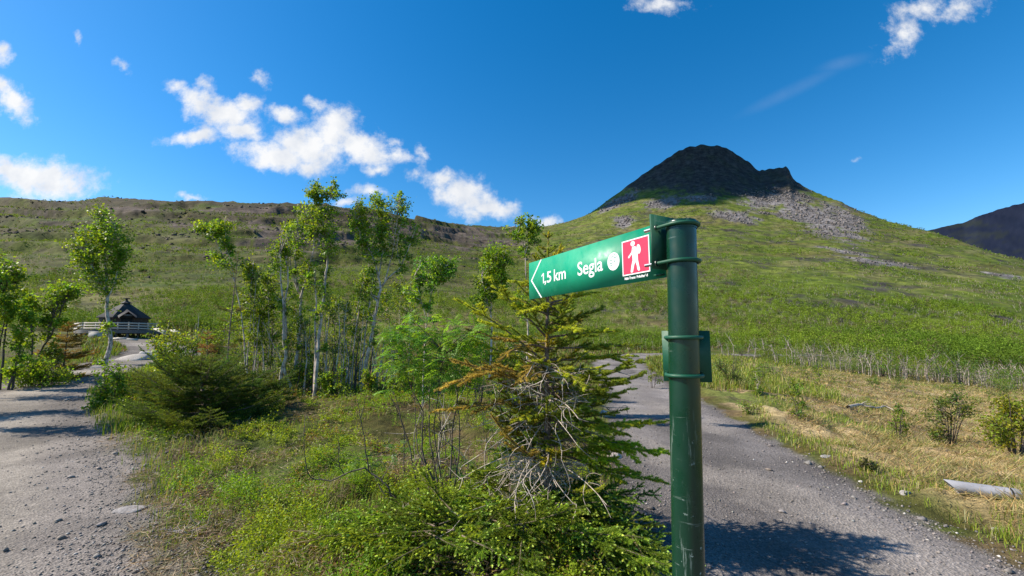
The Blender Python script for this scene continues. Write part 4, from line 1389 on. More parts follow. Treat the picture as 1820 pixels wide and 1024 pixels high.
# bare thin saplings round the rowan and the spruce
for k in range(22):
    px = rngd.uniform(690, 935); py = rngd.uniform(760, 890); g0 = ground(px, py)
    root = thing('bare_sapling', 'thin leafless sapling twig in the brush between the rowan and the spruce', 'sapling', g0, 'bare saplings round the rowan and spruce')
    mb = MB(); h = rngd.uniform(.4, 1.15)
    P = wiggle(resample([g0 - [0, 0, .03], g0 + [rngd.normal() * .06, 0, h * .5], g0 + [rngd.normal() * .18, rngd.normal() * .1, h]], 9), rngd, .014)
    tube(mb, P, np.linspace(rngd.uniform(.004, .009), .0018, 9), 5)
    for _ in range(rngd.integers(3, 9)):
        a = P[rngd.integers(1, 8)]; q = a + unit(rngd.normal(size=3) + [0, 0, .6]) * rngd.uniform(.06, .32)
        tube(mb, bez(a, q, rngd, .35, 5), np.linspace(.003, .0012, 5), 4)
    mb.build('trunk', M['dead' if k % 3 == 0 else 'twig'], root, g0, True)

# more slim stems and young leafy birches filling the stand
for k in range(30):
    px = rngd.uniform(455, 705); Yd = rngd.uniform(11.2, 14.0); g0 = on_ground(px, Yd)
    h = rngd.uniform(.8, 2.4); ln = rngd.normal() * .18
    root = thing('dead_birch', 'leafless slim dead birch stem among the living birches of the stand', 'dead tree', g0, 'dead birch stems in the birch stand')
    mb = MB()
    P = wiggle(resample([g0 - [0, 0, .05], g0 + [ln * .3 * h + rngd.normal() * .05, 0, h * .5], g0 + [ln * h, rngd.normal() * .1, h]], 9), rngd, .025)
    tube(mb, P, np.linspace(rngd.uniform(.012, .028), .006, 9), 6)
    for _ in range(rngd.integers(5, 11)):
        a = P[rngd.integers(2, 9)]; q = a + unit(rngd.normal(size=3) + [0, 0, .6]) * rngd.uniform(.1, .45)
        tube(mb, bez(a, q, rngd, .3, 4), [.005, .004, .003, .0015], 3)
    mb.build('trunk', M['birch' if k % 4 else 'twig'], root, g0, True)
for k in range(17):
    px = [452, 468, 492, 516, 548, 592, 628, 700, 722, 430, 460, 485, 536, 578, 606, 665, 690][k] + rngd.uniform(-5, 5); top = rngd.uniform(470, 570)
    x2 = px + rngd.uniform(-14, 14)
    broadleaf('young_birch', 'slim leafy young birch standing among the older stems of the stand', 'tree', (px, 700), [([(px, 702), (px + rngd.uniform(-6, 6), 620), (x2, top)], .016, .005)],
              [(x2, top + 6, 15, 12, 150), (x2 - 4, top + 35, 20, 20, 220), (px + 4, top + 78, 22, 24, 220)], Y=rngd.uniform(11.8, 13.6), seed=500 + k, leaf=.055, lcol=(.18, .27, .026), group='young birches in the stand', stubs=3)
# birches just outside the left edge whose shadows band the left path
for k, (px, Yd, hpx, lab) in enumerate([(-90, 10.8, 300, 'birch at the far left edge nearest the thicket, leaning over the path'), (-170, 8.9, 390, 'birch beyond the far left edge shading the left path'), (-185, 7.5, 430, 'outermost birch beyond the far left edge of the path'), (-330, 8.3, 330, 'birch standing by itself well left of the left path')]):
    yb = 610 + 1.25 * 760 / Yd
    broadleaf('birch_tree', lab, 'tree', (px, yb), [([(px, yb), (px + 10, yb - hpx * .5), (px + 4, yb - hpx)], .04, .008), ([(px + 8, yb - hpx * .35), (px + 34, yb - hpx * .75)], .02, .006)],
              [(px, yb - hpx * .95, 34, 34, 420), (px + 26, yb - hpx * .78, 38, 36, 480), (px - 18, yb - hpx * .65, 40, 36, 480), (px + 12, yb - hpx * .5, 40, 30, 360)], Y=Yd, seed=600 + k, leaf=.06, bark='twig')

# green undergrowth at the foot of the stand
for k, (px, py, w, h, n, Yb) in enumerate([(545, 705, 70, 50, 700, 11.5), (600, 712, 60, 45, 600, 11.0), (660, 712, 50, 40, 420, 10.8), (500, 712, 40, 30, 250, 11.2), (710, 705, 50, 50, 420, 10.5), (620, 690, 50, 40, 420, 12.8), (380, 640, 60, 50, 600, 14.0), (430, 650, 60, 60, 500, 14.5), (850, 690, 60, 60, 480, 9.6), (905, 700, 60, 70, 480, 9.0), (930, 720, 50, 60, 350, 8.0), (790, 690, 60, 50, 350, 10.5)]):
    bush(['low green bush between the two pale birch stems', 'bright low bush at the foot of the tallest birch', 'small bush at the foot of the white leaning birch', 'tiny bush below the twisted double birch', 'loose bush right of the white leaning birch',
          'undergrowth bush behind the dead stems of the stand', 'bush behind the thin spruce sapling', 'tall loose bush in the gap left of the stand', 'bush in front of the narrow oval-crowned birch', 'bush between the narrow birch and the spruce trunk', 'small bush hidden in the lower spruce branches', 'loose bush behind the rowan'][k],
         (px, py), w * 1.15, h * 1.3, n * 1.6, 200 + k, leaf=.05, Y=Yb, lcol=(.19, .285, .026), nst=6)


# ------------------------------------------------------------------ spruces
class Needles:
    def __init__(s):
        s.a = []; s.b = []; s.c = []; s.bud = []

    def seg(s, P, c):
        for i in range(len(P) - 1):
            s.a.append(P[i]); s.b.append(P[i + 1]); s.c.append(c)

    def build(s, mb, rng, per_m, L_, W, buds=None, bl=.02):
        a = np.array(s.a); b = np.array(s.b); c = np.array(s.c)
        ln = np.linalg.norm(b - a, axis=1)
        cnt = np.maximum(1, (ln * per_m).astype(int))
        k = np.repeat(np.arange(len(a)), cnt); n = len(k)
        ax_ = unit(b - a)[k]
        p = a[k] + (b - a)[k] * rng.random((n, 1))
        rad_ = rng.normal(size=(n, 3)); rad_ -= ax_ * (rad_ * ax_).sum(1, keepdims=True); rad_ = unit(rad_)
        D = unit(ax_ * .75 + rad_ * .75 + [0, 0, .12])
        S = unit(np.cross(D, rng.normal(size=(n, 3))))
        ll = L_ * rng.uniform(.75, 1.2, (n, 1))
        V = np.stack([p + S * W * .5, p + D * ll, p - S * W * .5], 1).reshape(-1, 3)
        col = c[k] * rng.uniform(.75, 1.25, (n, 1))
        mb.add(V, np.arange(3 * n).reshape(n, 3), np.repeat(col, 3, 0))
        if s.bud:
            q = np.array([x[0] for x in s.bud]); d = unit(np.array([x[1] for x in s.bud])); n = len(q)
            cc = vary(rng, buds, n, .2, .1)
            for _ in range(3):
                S = unit(np.cross(d, rng.normal(size=(n, 3))))
                rhombs(mb, q - d * .003, d, S, bl * rng.uniform(.7, 1.2, n), bl * .5, cc, .5)


def spruce_branch(mw, nd_, p0, dirv, L_, rng, col, droop=.25, curl=.25, step=.05, side=.42, budp=.6, r0=.008, bare=.15, flat=.25, tip_gain=1.25, sub=True, pts=None):
    n = 9
    t = np.linspace(0, 1, n)
    P = p0 + dirv * (L_ * t)[:, None] + np.array([0, 0, 1]) * (L_ * (-droop * t + curl * t * t))[:, None] if pts is None else resample(pts, n)
    P = wiggle(P, rng, L_ * .008)
    tube(mw, P, np.linspace(r0, .002, n), 5)
    c0 = np.asarray(col)
    k0 = int(bare * (n - 1))
    nd_.seg(P[k0:], c0)
    nd_.bud.append((P[-1], P[-1] - P[-2])) if rng.random() < budp else None
    m = int(L_ * (1 - bare) / step)
    for i in range(m):
        tt = bare + (1 - bare) * (i + rng.random()) / max(m, 1)
        tt = min(tt, .985)
        f = tt * (n - 1); j = min(int(f), n - 2)
        q = P[j] + (P[j + 1] - P[j]) * (f - j)
        ax_ = unit(P[j + 1] - P[j])
        s = 1 if i % 2 else -1
        lat_ = unit(np.cross(ax_, [0, 0, 1])) * s + np.array([0, 0, rng.normal() * flat])
        d = unit(ax_ * .8 + lat_ * .95 + [0, 0, -.05])
        l2 = min(L_ * side * (1.05 - tt) + .035, .42 * L_ + .03) * rng.uniform(.6, 1.15)
        k = 4
        t2 = np.linspace(0, 1, k)
        Q = q + d * (l2 * t2)[:, None] + ax_ * (l2 * .18 * t2 ** 2)[:, None] + np.array([0, 0, 1]) * (l2 * (-.12 * t2 + .10 * t2 * t2))[:, None]
        c1 = c0 * (.85 + (tip_gain - .85) * tt) * rng.uniform(.8, 1.2)
        nd_.seg(Q, c1)
        if l2 > .05:
            tube(mw, Q, np.linspace(.003, .0012, k), 3)
        if rng.random() < budp:
            nd_.bud.append((Q[-1], Q[-1] - Q[-2]))
        if sub and l2 > .09:
            for u in np.arange(.3, .95, max(.045 / l2, .12)):
                for s2 in (1, -1):
                    qq = Q[0] + (Q[-1] - Q[0]) * u
                    d2 = unit(unit(Q[-1] - Q[0]) + s2 * unit(np.cross(d, [0, 0, 1])) * .9 + [0, 0, rng.normal() * .2])
                    l3 = l2 * .38 * (1.1 - u) * rng.uniform(.7, 1.2) + .015
                    nd_.seg(np.stack([qq, qq + d2 * l3]), c1 * rng.uniform(.85, 1.2))
                    if rng.random() < budp * .7:
                        nd_.bud.append((qq + d2 * l3, d2))
    return P


def spruce(label, base, top, halfw, seed, Y=None, nwh=16, col=(.07, .10, .022), per=5, needle=(.018, .0032, 900), budc=(.26, .36, .07), budp=.5, low=.06, shape=1.0, r0=.03, cat='spruce', dens=1.0, bare=.12, name='spruce_tree', droop=.15, curl=.22, extra=None, dead=None, side=.42, bl=.02, taper_top=.03, rag=.65):
    rng = np.random.default_rng(seed)
    g_ = ground(*base) if Y is None else on_ground(base[0], Y)
    Y = g_[1]
    tp = at(*top, Y)
    hgt = tp[2] - g_[2]
    hw = halfw * Y / FPX
    root = thing(name, label, cat, g_)
    mt, mc = MB(), MB(); N = Needles()
    T_ = wiggle(resample([g_ - [0, 0, .05], g_ * .5 + tp * .5 + [rng.normal() * .02, 0, 0], tp], 14), rng, r0 * .12)
    tube(mt, T_, np.linspace(r0, .004, 14), 10)
    N.seg(T_[-3:], np.asarray(col) * 1.1)
    N.bud.append((tp, tp - T_[-2]))
    for k in range(nwh):
        f = low + (1 - low - .02) * (k + rng.uniform(-.45, .45)) / max(nwh - 1, 1)
        f = np.clip(f, low, .985)
        p = g_ + (T_[-1] - T_[0]) * f; p = T_[min(int(f * 13), 13)] * (1 - (f * 13 - int(f * 13))) + T_[min(int(f * 13) + 1, 13)] * (f * 13 - int(f * 13))
        L0 = hw * min(1.0, ((1 - f) / (1 - low)) ** shape + taper_top)
        a0 = rng.uniform(0, 6.28)
        for i in range(per):
            if rng.random() > dens:
                continue
            a = a0 + i * 6.28 / per + rng.normal() * .25
            L_ = L0 * rng.uniform(rag, 1.12)
            rise = .55 * f
            d = unit(np.array([math.cos(a), math.sin(a), rise]))
            spruce_branch(mt, N, p, d, max(L_, .04), rng, vary(rng, col, 1, .2, .2)[0], droop, curl, budp=budp, bare=bare, r0=.004 + .009 * L_, side=side)
    if extra:
        extra(mt, N, T_, rng, Y)
    N.build(mc, rng, needle[2], needle[0], needle[1], budc, bl)
    mt.build('trunk', M['spruce_bark'], root, g_, True)
    mc.build('crown', M['needle'], root, g_)
    if dead:
        md = MB(); dead(md, T_, rng, Y, g_)
        md.build('dead_branchwork', M['dead'], root, g_, True)
    return root


def main_extra(mt, N, T_, rng, Y):
    def onT(z):
        return np.array([np.interp(z, T_[:, 2], T_[:, i]) for i in range(3)])
    # (foot on the trunk, via, tip, depth change, colour)
    G1, G2, BR, LM = (.38, .43, .05), (.19, .24, .034), (.33, .265, .085), (.38, .48, .032)
    for a, b, c, dy, cl, st in [
            ((975, 645), (900, 580), (815, 533), -.35, G1, .075), ((975, 600), (930, 560), (868, 492), -.15, G1, .06), ((975, 560), (930, 530), (880, 520), .2, G1, .05),
            ((975, 700), (900, 660), (800, 640), -.3, BR, .055), ((975, 670), (890, 640), (780, 690), -.1, BR, .05), ((975, 650), (920, 640), (850, 610), .3, G1, .05), ((975, 720), (880, 710), (770, 735), .1, BR, .06), ((975, 610), (910, 610), (830, 585), .2, BR, .06),
            ((975, 580), (1020, 565), (1075, 545), .1, G2, .05), ((975, 600), (1040, 590), (1100, 588), -.1, G1, .045), ((975, 620), (1050, 620), (1135, 612), -.25, G2, .045), ((975, 640), (1060, 640), (1128, 632), .2, G1, .045),
            ((975, 690), (1060, 680), (1142, 638), -.5, G2, .05), ((975, 700), (1070, 700), (1146, 660), -.55, G2, .05), ((975, 720), (1060, 720), (1120, 690), .1, G1, .05), ((975, 740), (1070, 760), (1180, 752), -.3, G1, .045), ((975, 735), (1040, 745), (1120, 775), .2, G2, .05),
            ((975, 775), (1080, 790), (1188, 806), -.3, LM, .035), ((975, 770), (1050, 785), (1140, 790), -.15, LM, .035), ((975, 790), (1040, 800), (1110, 830), -.3, LM, .04), ((975, 800), (1060, 830), (1180, 858), -.2, G1, .045),
            ((975, 540), (1010, 528), (1060, 520), .0, G1, .045), ((975, 520), (945, 500), (905, 500), .1, G1, .045), ((975, 505), (1010, 498), (1040, 500), .1, G1, .045), ((975, 660), (1010, 650), (1090, 660), .4, G1, .05), ((975, 620), (925, 600), (890, 640), -.3, BR, .05),
            ((975, 560), (955, 545), (925, 555), -.4, G1, .045), ((975, 590), (1000, 575), (1030, 590), -.5, G1, .045), ((975, 640), (960, 640), (920, 680), -.5, BR, .045), ((975, 650), (1000, 650), (1040, 690), -.5, G1, .045)]:
        p0 = onT(at(*a, Y)[2]); p1 = at(*b, Y + dy * .5); p2 = at(*c, Y + dy)
        t = np.linspace(0, 1, 7)[:, None]
        P = (1 - t) ** 2 * p0 + 2 * t * (1 - t) * (p1 * 2 - (p0 + p2) / 2) * 1.0 + t * t * p2
        P = (P + ((1 - t) * p0 + t * p2)) / 2
        L_ = np.linalg.norm(p2 - p0)
        spruce_branch(mt, N, p0, unit(p2 - p0), L_, rng, np.array(cl), step=st, side=.34, budp=.7 if cl is not BR else .3, r0=.011, bare=.28, pts=P, tip_gain=1.35)


def main_scruff(mt, N, T_, rng, Y):
    main_extra(mt, N, T_, rng, Y)
    for k in range(34):
        j = rng.integers(2, 11); p = T_[j] + (T_[j + 1] - T_[j]) * rng.random()
        a = rng.uniform(0, 6.28); L_ = rng.uniform(.35, 1.0) * (1 - j / 17)
        d = unit(np.array([math.cos(a), math.sin(a), rng.uniform(-.45, .55)]))
        cl = [(.38, .43, .05), (.30, .36, .045), (.33, .265, .085), (.20, .27, .035)][rng.integers(4)]
        spruce_branch(mt, N, p, d, L_, rng, np.array(cl) * rng.uniform(.8, 1.2), rng.uniform(-.1, .5), rng.uniform(0, .5), step=.06, side=.30, budp=.6, r0=.007, bare=rng.uniform(.25, .6), flat=.6, tip_gain=1.4)


def main_dead(md, T_, rng, Y, g_):
    z0, z1 = T_[0, 2], T_[-1, 2]
    for k in range(130):
        f = rng.uniform(.06, .55)
        p = np.array([np.interp(z0 + f * (z1 - z0), T_[:, 2], T_[:, i]) for i in range(3)])
        a = rng.uniform(0, 6.28); L_ = rng.uniform(.25, 1.0) * (1 - f * .7)
        q = p + np.array([math.cos(a), math.sin(a), 0]) * L_ + [0, 0, L_ * rng.uniform(-.45, .15)]
        B_ = bez(p, q, rng, .25, 7, .05)
        tube(md, B_, np.linspace(.0065, .002, 7), 4)
        for _ in range(rng.integers(3, 9)):
            s = B_[rng.integers(1, 7)]
            e = s + unit(rng.normal(size=3) + (q - p) / L_ * .6 + [0, 0, -.5]) * rng.uniform(.05, .26)
            tube(md, bez(s, e, rng, .5, 5), np.linspace(.0032, .0016, 5), 3)


spruce('thin young spruce with dead lower twigs standing behind the signpost arrow board', (972, 926), (975, 414), 108, 31, nwh=23, per=5, low=.24, col=(.30, .33, .045), shape=.7, r0=.038, needle=(.0205, .0056, 1500), budp=.7, bl=.022,
       extra=main_scruff, dead=main_dead, dens=.9, curl=.3, droop=.1, taper_top=.08, rag=.35)
spruce('broad dark spruce bush with low sweeping branches left of the birch stand', (372, 752), (352, 652), 135, 33, nwh=9, per=9, low=.08, col=(.080, .130, .022), shape=.34, r0=.05, needle=(.024, .0055, 420), budp=.25, curl=.42, droop=.25, side=.5, bl=.025, rag=.5)
spruce('second lobe of dark spruce growing close at the right of the broad dark one', (452, 740), (462, 668), 84, 34, nwh=6, per=8, low=.08, col=(.080, .130, .022), shape=.4, r0=.03, needle=(.024, .0055, 420), budp=.25, curl=.4, droop=.22, side=.5, Y=9.0, rag=.5)
spruce('shaggy front lobe of dark spruce with pointed shoots above the heath edge', (318, 757), (300, 690), 84, 39, nwh=6, per=8, low=.08, col=(.075, .125, .022), shape=.4, r0=.03, needle=(.024, .0055, 420), budp=.25, curl=.45, droop=.22, side=.5, Y=8.3, rag=.5)
spruce('low dark spruce bush by the gravel at the left flank of the broad dark spruce', (250, 738), (262, 672), 62, 35, nwh=7, per=8, low=.06, col=(.115, .155, .026), shape=.35, r0=.03, needle=(.024, .0055, 420), budp=.3, Y=10.2, side=.5)
spruce('spindly spruce sapling with short sparse branches rising out of the dark spruce', (406, 700), (424, 446), 34, 36, nwh=15, per=4, low=.12, col=(.115, .12, .03), shape=.7, r0=.026, needle=(.022, .005, 450), budp=.4, Y=10.4, dens=.8, bare=.3, taper_top=.12)
spruce('brownish half-dead spruce bush shading the left path edge', (118, 668), (122, 572), 46, 37, nwh=11, per=7, low=.04, col=(.22, .16, .04), shape=.5, r0=.04, needle=(.03, .009, 260), budp=.2, Y=14.2, side=.5)
spruce('reddish brown dying spruce between the path bush and the thin sapling', (372, 660), (368, 590), 44, 38, nwh=8, per=6, low=.05, col=(.24, .13, .05), shape=.6, r0=.03, needle=(.03, .008, 240), budp=.1, Y=13.5, side=.5)


def creeping_spruce(label, centre, seed, spread, n, zt, col, budp=.8, Lr=(.35, .95), needle=(.0135, .0036, 1900)):
    rng = np.random.default_rng(seed)
    g_ = ground(*centre)
    root = thing('spruce_bush', label, 'spruce bush', g_)
    mw, mc = MB(), MB(); N = Needles()
    for k in range(n):
        a = rng.uniform(0, 6.28)
        o = np.array([rng.normal() * spread[0], rng.normal() * spread[1], 0]) * .55
        p = g_ + o; p[2] = float(H(p[0], p[1])) + rng.uniform(.03, zt)
        lim_ = at(1172, 900, 3.4)[0] / 3.4
        if (p[0] + math.cos(a) * Lr[1] * .8) / p[1] > lim_:
            a = math.pi - a * .6
        dv = unit(np.array([math.cos(a) + min(o[0], .1) * 1.3, math.sin(a) * .9 + o[1] * 1.3, rng.uniform(-.05, .25)]))
        spruce_branch(mw, N, p, dv, rng.uniform(*Lr), rng, vary(rng, col, 1, .25, .15)[0], .08, .02, step=.036, side=.36, budp=budp, r0=.006, bare=.05, flat=.6, tip_gain=2.1)
    N.build(mc, rng, needle[2], needle[0], needle[1], (.55, .68, .16), .024)
    mw.build('branch', M['spruce_bark'], root, g_, True)
    mc.build('foliage', M['needle'], root, g_)


creeping_spruce('bright green low spruce with lime shoot tips filling the ground before the signpost', (960, 955), 41, (.75, .30), 60, .26, (.14, .215, .026))
creeping_spruce('darker low spruce shoots between the bright low spruce and the signpost foot', (1085, 970), 42, (.22, .22), 26, .34, (.11, .165, .024), .5, (.2, .38))
creeping_spruce('low green spruce spray in the foreground heath left of the bright low spruce', (800, 1000), 43, (.40, .22), 30, .25, (.13, .20, .025), .6, (.25, .5))


# ------------------------------------------------------------------ rowans
def pinnate(mb, rng, C, D, N_, Lr, col):
    """compound leaves: paired leaflets along a drooping midrib"""
    n = len(C); S = unit(np.cross(D, N_)); N_ = unit(np.cross(S, D))
    Lr = np.asarray(Lr)[:, None]
    for k, t in enumerate((.22, .36, .50, .64, .78, .92)):
        p = C + D * Lr * t - N_ * Lr * (.22 * t * t)
        ax_ = unit(D - N_ * (.44 * t))
        for s in (1, -1):
            d = unit(ax_ * .55 + S * s * .95 - N_ * rng.uniform(.0, .35, (n, 1)))
            w = unit(np.cross(d, N_))
            ll = Lr[:, 0] * (.34 if k < 5 else .28) * rng.uniform(.85, 1.1, n)
            rhombs(mb, p, d, w, ll, ll * .36, col * rng.uniform(.85, 1.15, (n, 1)), .5)
    p = C + D * Lr * .96 - N_ * Lr * .21
    rhombs(mb, p, unit(D - N_ * .5), S, Lr[:, 0] * .3, Lr[:, 0] * .11, col, .5)
    # midrib
    e = C + D * Lr - N_ * Lr * .23
    V = np.stack([C, C + S * .002, e], 1).reshape(-1, 3)
    mb.add(V, np.arange(3 * n).reshape(n, 3), np.repeat(col * .8, 3, 0))


def rowan(label, base, stems, clumps, seed, lr=.15, col=G_ROWAN, bark='twig', name='rowan_bush', cat='rowan'):
    rng = np.random.default_rng(seed)
    g_ = ground(*base); Y = g_[1]
    root = thing(name, label, cat, g_)
    mt, mc = MB(), MB(); S = []
    for pp, r0, yj in stems:
        P = pts_at(pp, Y, yj)
        if pp[0][1] > base[1] - 22:
            P[0, 2] = float(H(P[0, 0], P[0, 1])) - .03
        P = wiggle(resample(P, len(pp) * 4), rng, .006)
        tube(mt, P, np.linspace(r0, .0028, len(P)), 6)
        S.append(P)
        for _ in range(4):
            a = P[rng.integers(len(P) // 3, len(P))]; q = a + unit(rng.normal(size=3) + [0, 0, .7]) * rng.uniform(.06, .22)
            tube(mt, bez(a, q, rng, .2, 4), np.linspace(.0032, .0014, 4), 4)
    S = np.concatenate(S)
    for cx, cy, rx, ry, n in clumps:
        c = at(cx, cy, Y + rng.uniform(-.2, .2)); rad = np.array([rx, rx, ry]) * Y / FPX
        C = c + unit(rng.normal(size=(n, 3))) * (rng.random((n, 1)) ** .4) * rad
        D = unit(rng.normal(size=(n, 3)) * [1, 1, .35] + (C - c) / rad.max() * .7)
        N_ = unit(rng.normal(size=(n, 3)) * .45 + [0, 0, 1])
        pinnate(mc, rng, C, D, N_, lr * rng.uniform(.7, 1.2, n), vary(rng, col, n, .25, .15))
        for k in range(max(1, n // 7)):
            q = C[rng.integers(n)]
            p0 = S[np.argmin(np.linalg.norm(S - q, axis=1) + 2 * np.maximum(S[:, 2] - q[2], 0))]
            tube(mt, bez(p0, q, rng, .15, 5), np.linspace(.0045, .0018, 5), 4)
    mt.build('stem', M[bark], root, g_, True)
    mc.build('foliage', M['leaf'], root, g_)


rowan('bright green rowan bush with feathery leaves in front of the birch stand', (786, 905),
      [([(791, 909), (777, 866), (755, 820), (750, 795), (752, 731), (727, 681), (715, 640)], .012, .2), ([(763, 898), (741, 863), (731, 802), (712, 742), (699, 690)], .009, .1), ([(790, 905), (775, 850), (763, 780), (763, 713), (759, 640)], .009, .3),
       ([(795, 905), (780, 830), (772, 760), (780, 700), (790, 630)], .008, -.1), ([(800, 905), (800, 840), (805, 760), (815, 690), (830, 620)], .009, .3), ([(770, 900), (760, 850), (742, 800), (738, 740), (735, 660)], .008, .4), ([(805, 905), (812, 830), (818, 760), (812, 700), (800, 640)], .008, .5), ([(780, 905), (770, 840), (785, 780), (780, 720)], .007, -.2)],
      [(718, 602, 36, 20, 50), (700, 588, 20, 12, 20), (752, 588, 36, 20, 50), (805, 598, 46, 26, 80), (838, 596, 24, 16, 34), (728, 640, 44, 24, 60), (790, 645, 50, 30, 95), (765, 680, 46, 22, 50), (745, 560, 26, 10, 14), (820, 668, 24, 16, 22), (715, 660, 20, 14, 22), (680, 640, 9, 8, 5), (690, 690, 14, 7, 8), (828, 640, 24, 20, 30)], 51, .125)
rowan('small rowan shoot with a few pale leaf rosettes low in the heath', (700, 905),
      [([(700, 898), (691, 866), (674, 850), (656, 840), (652, 820), (647, 781), (642, 745), (637, 717)], .010, .1), ([(656, 838), (647, 831), (613, 843), (588, 855), (556, 850), (546, 843), (542, 816), (539, 774)], .0075, -.2), ([(612, 843), (604, 831), (602, 810), (604, 788)], .004, -.1),
       ([(700, 905), (684, 880), (668, 850), (655, 828)], .008, .2), ([(716, 900), (700, 880), (690, 868)], .007, -.1)],
      [(634, 816, 14, 6, 6), (678, 818, 14, 6, 7), (702, 800, 12, 8, 6), (726, 790, 14, 9, 9), (648, 822, 8, 5, 4)], 52, .10, (.13, .23, .045))
rowan('young rowan plant with dark green leaves at the foot of the spruce', (815, 880),
      [([(815, 880), (812, 850), (806, 820)], .006, 0), ([(815, 880), (825, 850), (832, 825)], .005, 0)],
      [(800, 850, 20, 14, 14), (812, 830, 18, 10, 12), (835, 845, 16, 12, 10)], 53, .11, (.075, .165, .03))

# ------------------------------------------------------------------ bushes and saplings right of the right path
RB = [((1690, 790), 92, 92, 900, 'loose dusty green bush with a short shadow in the middle of the dry meadow', (.155, .195, .036), .04),
      ((1806, 812), 112, 120, 2300, 'large rounded yellow-green bush at the right rim of the dry meadow', (.235, .27, .026), .04),
      ((1597, 782), 30, 66, 190, 'spindly leafy sapling left of the loose dusty bush', (.17, .24, .03), .04),
      ((1420, 745), 52, 68, 380, 'thin see-through bush on the verge nearest the right path', (.17, .24, .03), .04),
      ((1348, 700), 24, 50, 160, 'little sapling with a pale stem at the head of the green bank', (.18, .26, .03), .05),
      ((1400, 697), 26, 52, 180, 'slim sapling between the green bank and the dry meadow', (.18, .26, .03), .05),
      ((1464, 700), 44, 48, 330, 'bright sapling pair in front of the pale stems row', (.2, .28, .03), .05),
      ((1300, 688), 74, 62, 900, 'grey-green dense bush on the green bank beside the spare plate', (.16, .21, .055), .045),
      ((1345, 690), 54, 46, 500, 'dark-footed bush on the green bank right of the grey-green one', (.15, .22, .035), .045),
      ((1284, 668), 50, 36, 420, 'light green bush high on the bank behind the grey-green one', (.2, .29, .03), .055),
      ((1375, 672), 60, 40, 480, 'broad low bush at the left end of the pale stems row', (.18, .27, .03), .055),
      ((1440, 676), 50, 34, 360, 'low leafy bush in front of the first pale stems', (.16, .24, .03), .06),
      ((1555, 690), 30, 26, 160, 'small tuft of a bush before the middle of the pale stems row', (.16, .24, .03), .055),
      ((1590, 693), 34, 28, 180, 'small bush near the dark stump before the pale stems row', (.14, .2, .03), .055),
      ((1690, 702), 50, 24, 260, 'flat bush at the foot of the pale stems toward the right', (.14, .2, .028), .06),
      ((1770, 706), 60, 26, 300, 'wide flat bush at the right end of the pale stems row', (.14, .2, .028), .06),
      ((1160, 690), 30, 50, 200, 'small yellow-green bush in the grass between path and spare plate', (.22, .26, .035), .05),
      ((1545, 835), 40, 22, 90, 'little dark heather hump on the verge of the right path', (.085, .095, .03), .03),
      ((1330, 735), 60, 20, 130, 'low green tuft beside the right path past the signpost', (.2, .27, .03), .035)]
for k, (b_, w, h, n, lab, cl, lf) in enumerate(RB):
    bush(lab, b_, w, h, n, 300 + k, leaf=lf, lcol=cl, name='birch_bush', nst=9 if n > 500 else 6, full=.7, bark='twig' if k not in (4,) else 'birch')

# the fallen branch in the meadow
rngl = np.random.default_rng(8)
g0 = ground(1552, 736)
mb = MB()
P = np.array([ground(px, py) for px, py in ((1508, 730), (1530, 728), (1552, 731), (1575, 731), (1603, 737))]); P[:, 2] += [.06, .10, .09, .10, .03]
tube(mb, wiggle(resample(P, 18), rngl, .02), np.linspace(.05, .02, 18), 7)
for _ in range(8):
    a = P[rngl.integers(0, 5)]; q = a + unit(rngl.normal(size=3) * [1, 1, .4]) * rngl.uniform(.2, .6)
    tube(mb, bez(a, q, rngl, .3, 5), np.linspace(.015, .004, 5), 5)
tag(mb.build('fallen_branch', M['dead'], None, g0, True), 'grey fallen branch lying across the dry meadow', 'branch')

# bleached brushwood at the bottom by the signpost
rngl = np.random.default_rng(9)
for px, py, n, L_, lab in ((1105, 1005, 9, .34, 'bleached forked twigs lying before the signpost foot'), (690, 1003, 4, .18, 'short pale stick lying in the foreground heath'), (905, 800, 8, .5, 'tangle of pale dead twigs left of the spruce trunk'), (330, 960, 8, .22, 'thin pale twigs strewn where gravel meets heath'),
                           (735, 925, 8, .25, 'pale curled twigs at the foot of the rowan shoot')):
    g0 = ground(px, py)
    mb = MB()
    for _ in range(n):
        a = g0 + np.array([rngl.normal() * .015, rngl.normal() * .015, rngl.uniform(.04, .08)])
        q = a + np.array([rngl.normal(), rngl.normal() * .7, abs(rngl.normal()) * .25]) * L_ * .6
        B_ = bez(a, q, rngl, .3, 7)
        tube(mb, B_, np.linspace(.006, .002, 7), 5)
        for _k in range(2):
            s = B_[rngl.integers(2, 6)]; e = s + unit(rngl.normal(size=3) + [0, 0, .2]) * rngl.uniform(.04, .14)
            tube(mb, bez(s, e, rngl, .3, 4), np.linspace(.003, .0012, 4), 4)
    tag(mb.build('dead_branch', M['dead'], None, g0, True), lab, 'branch')


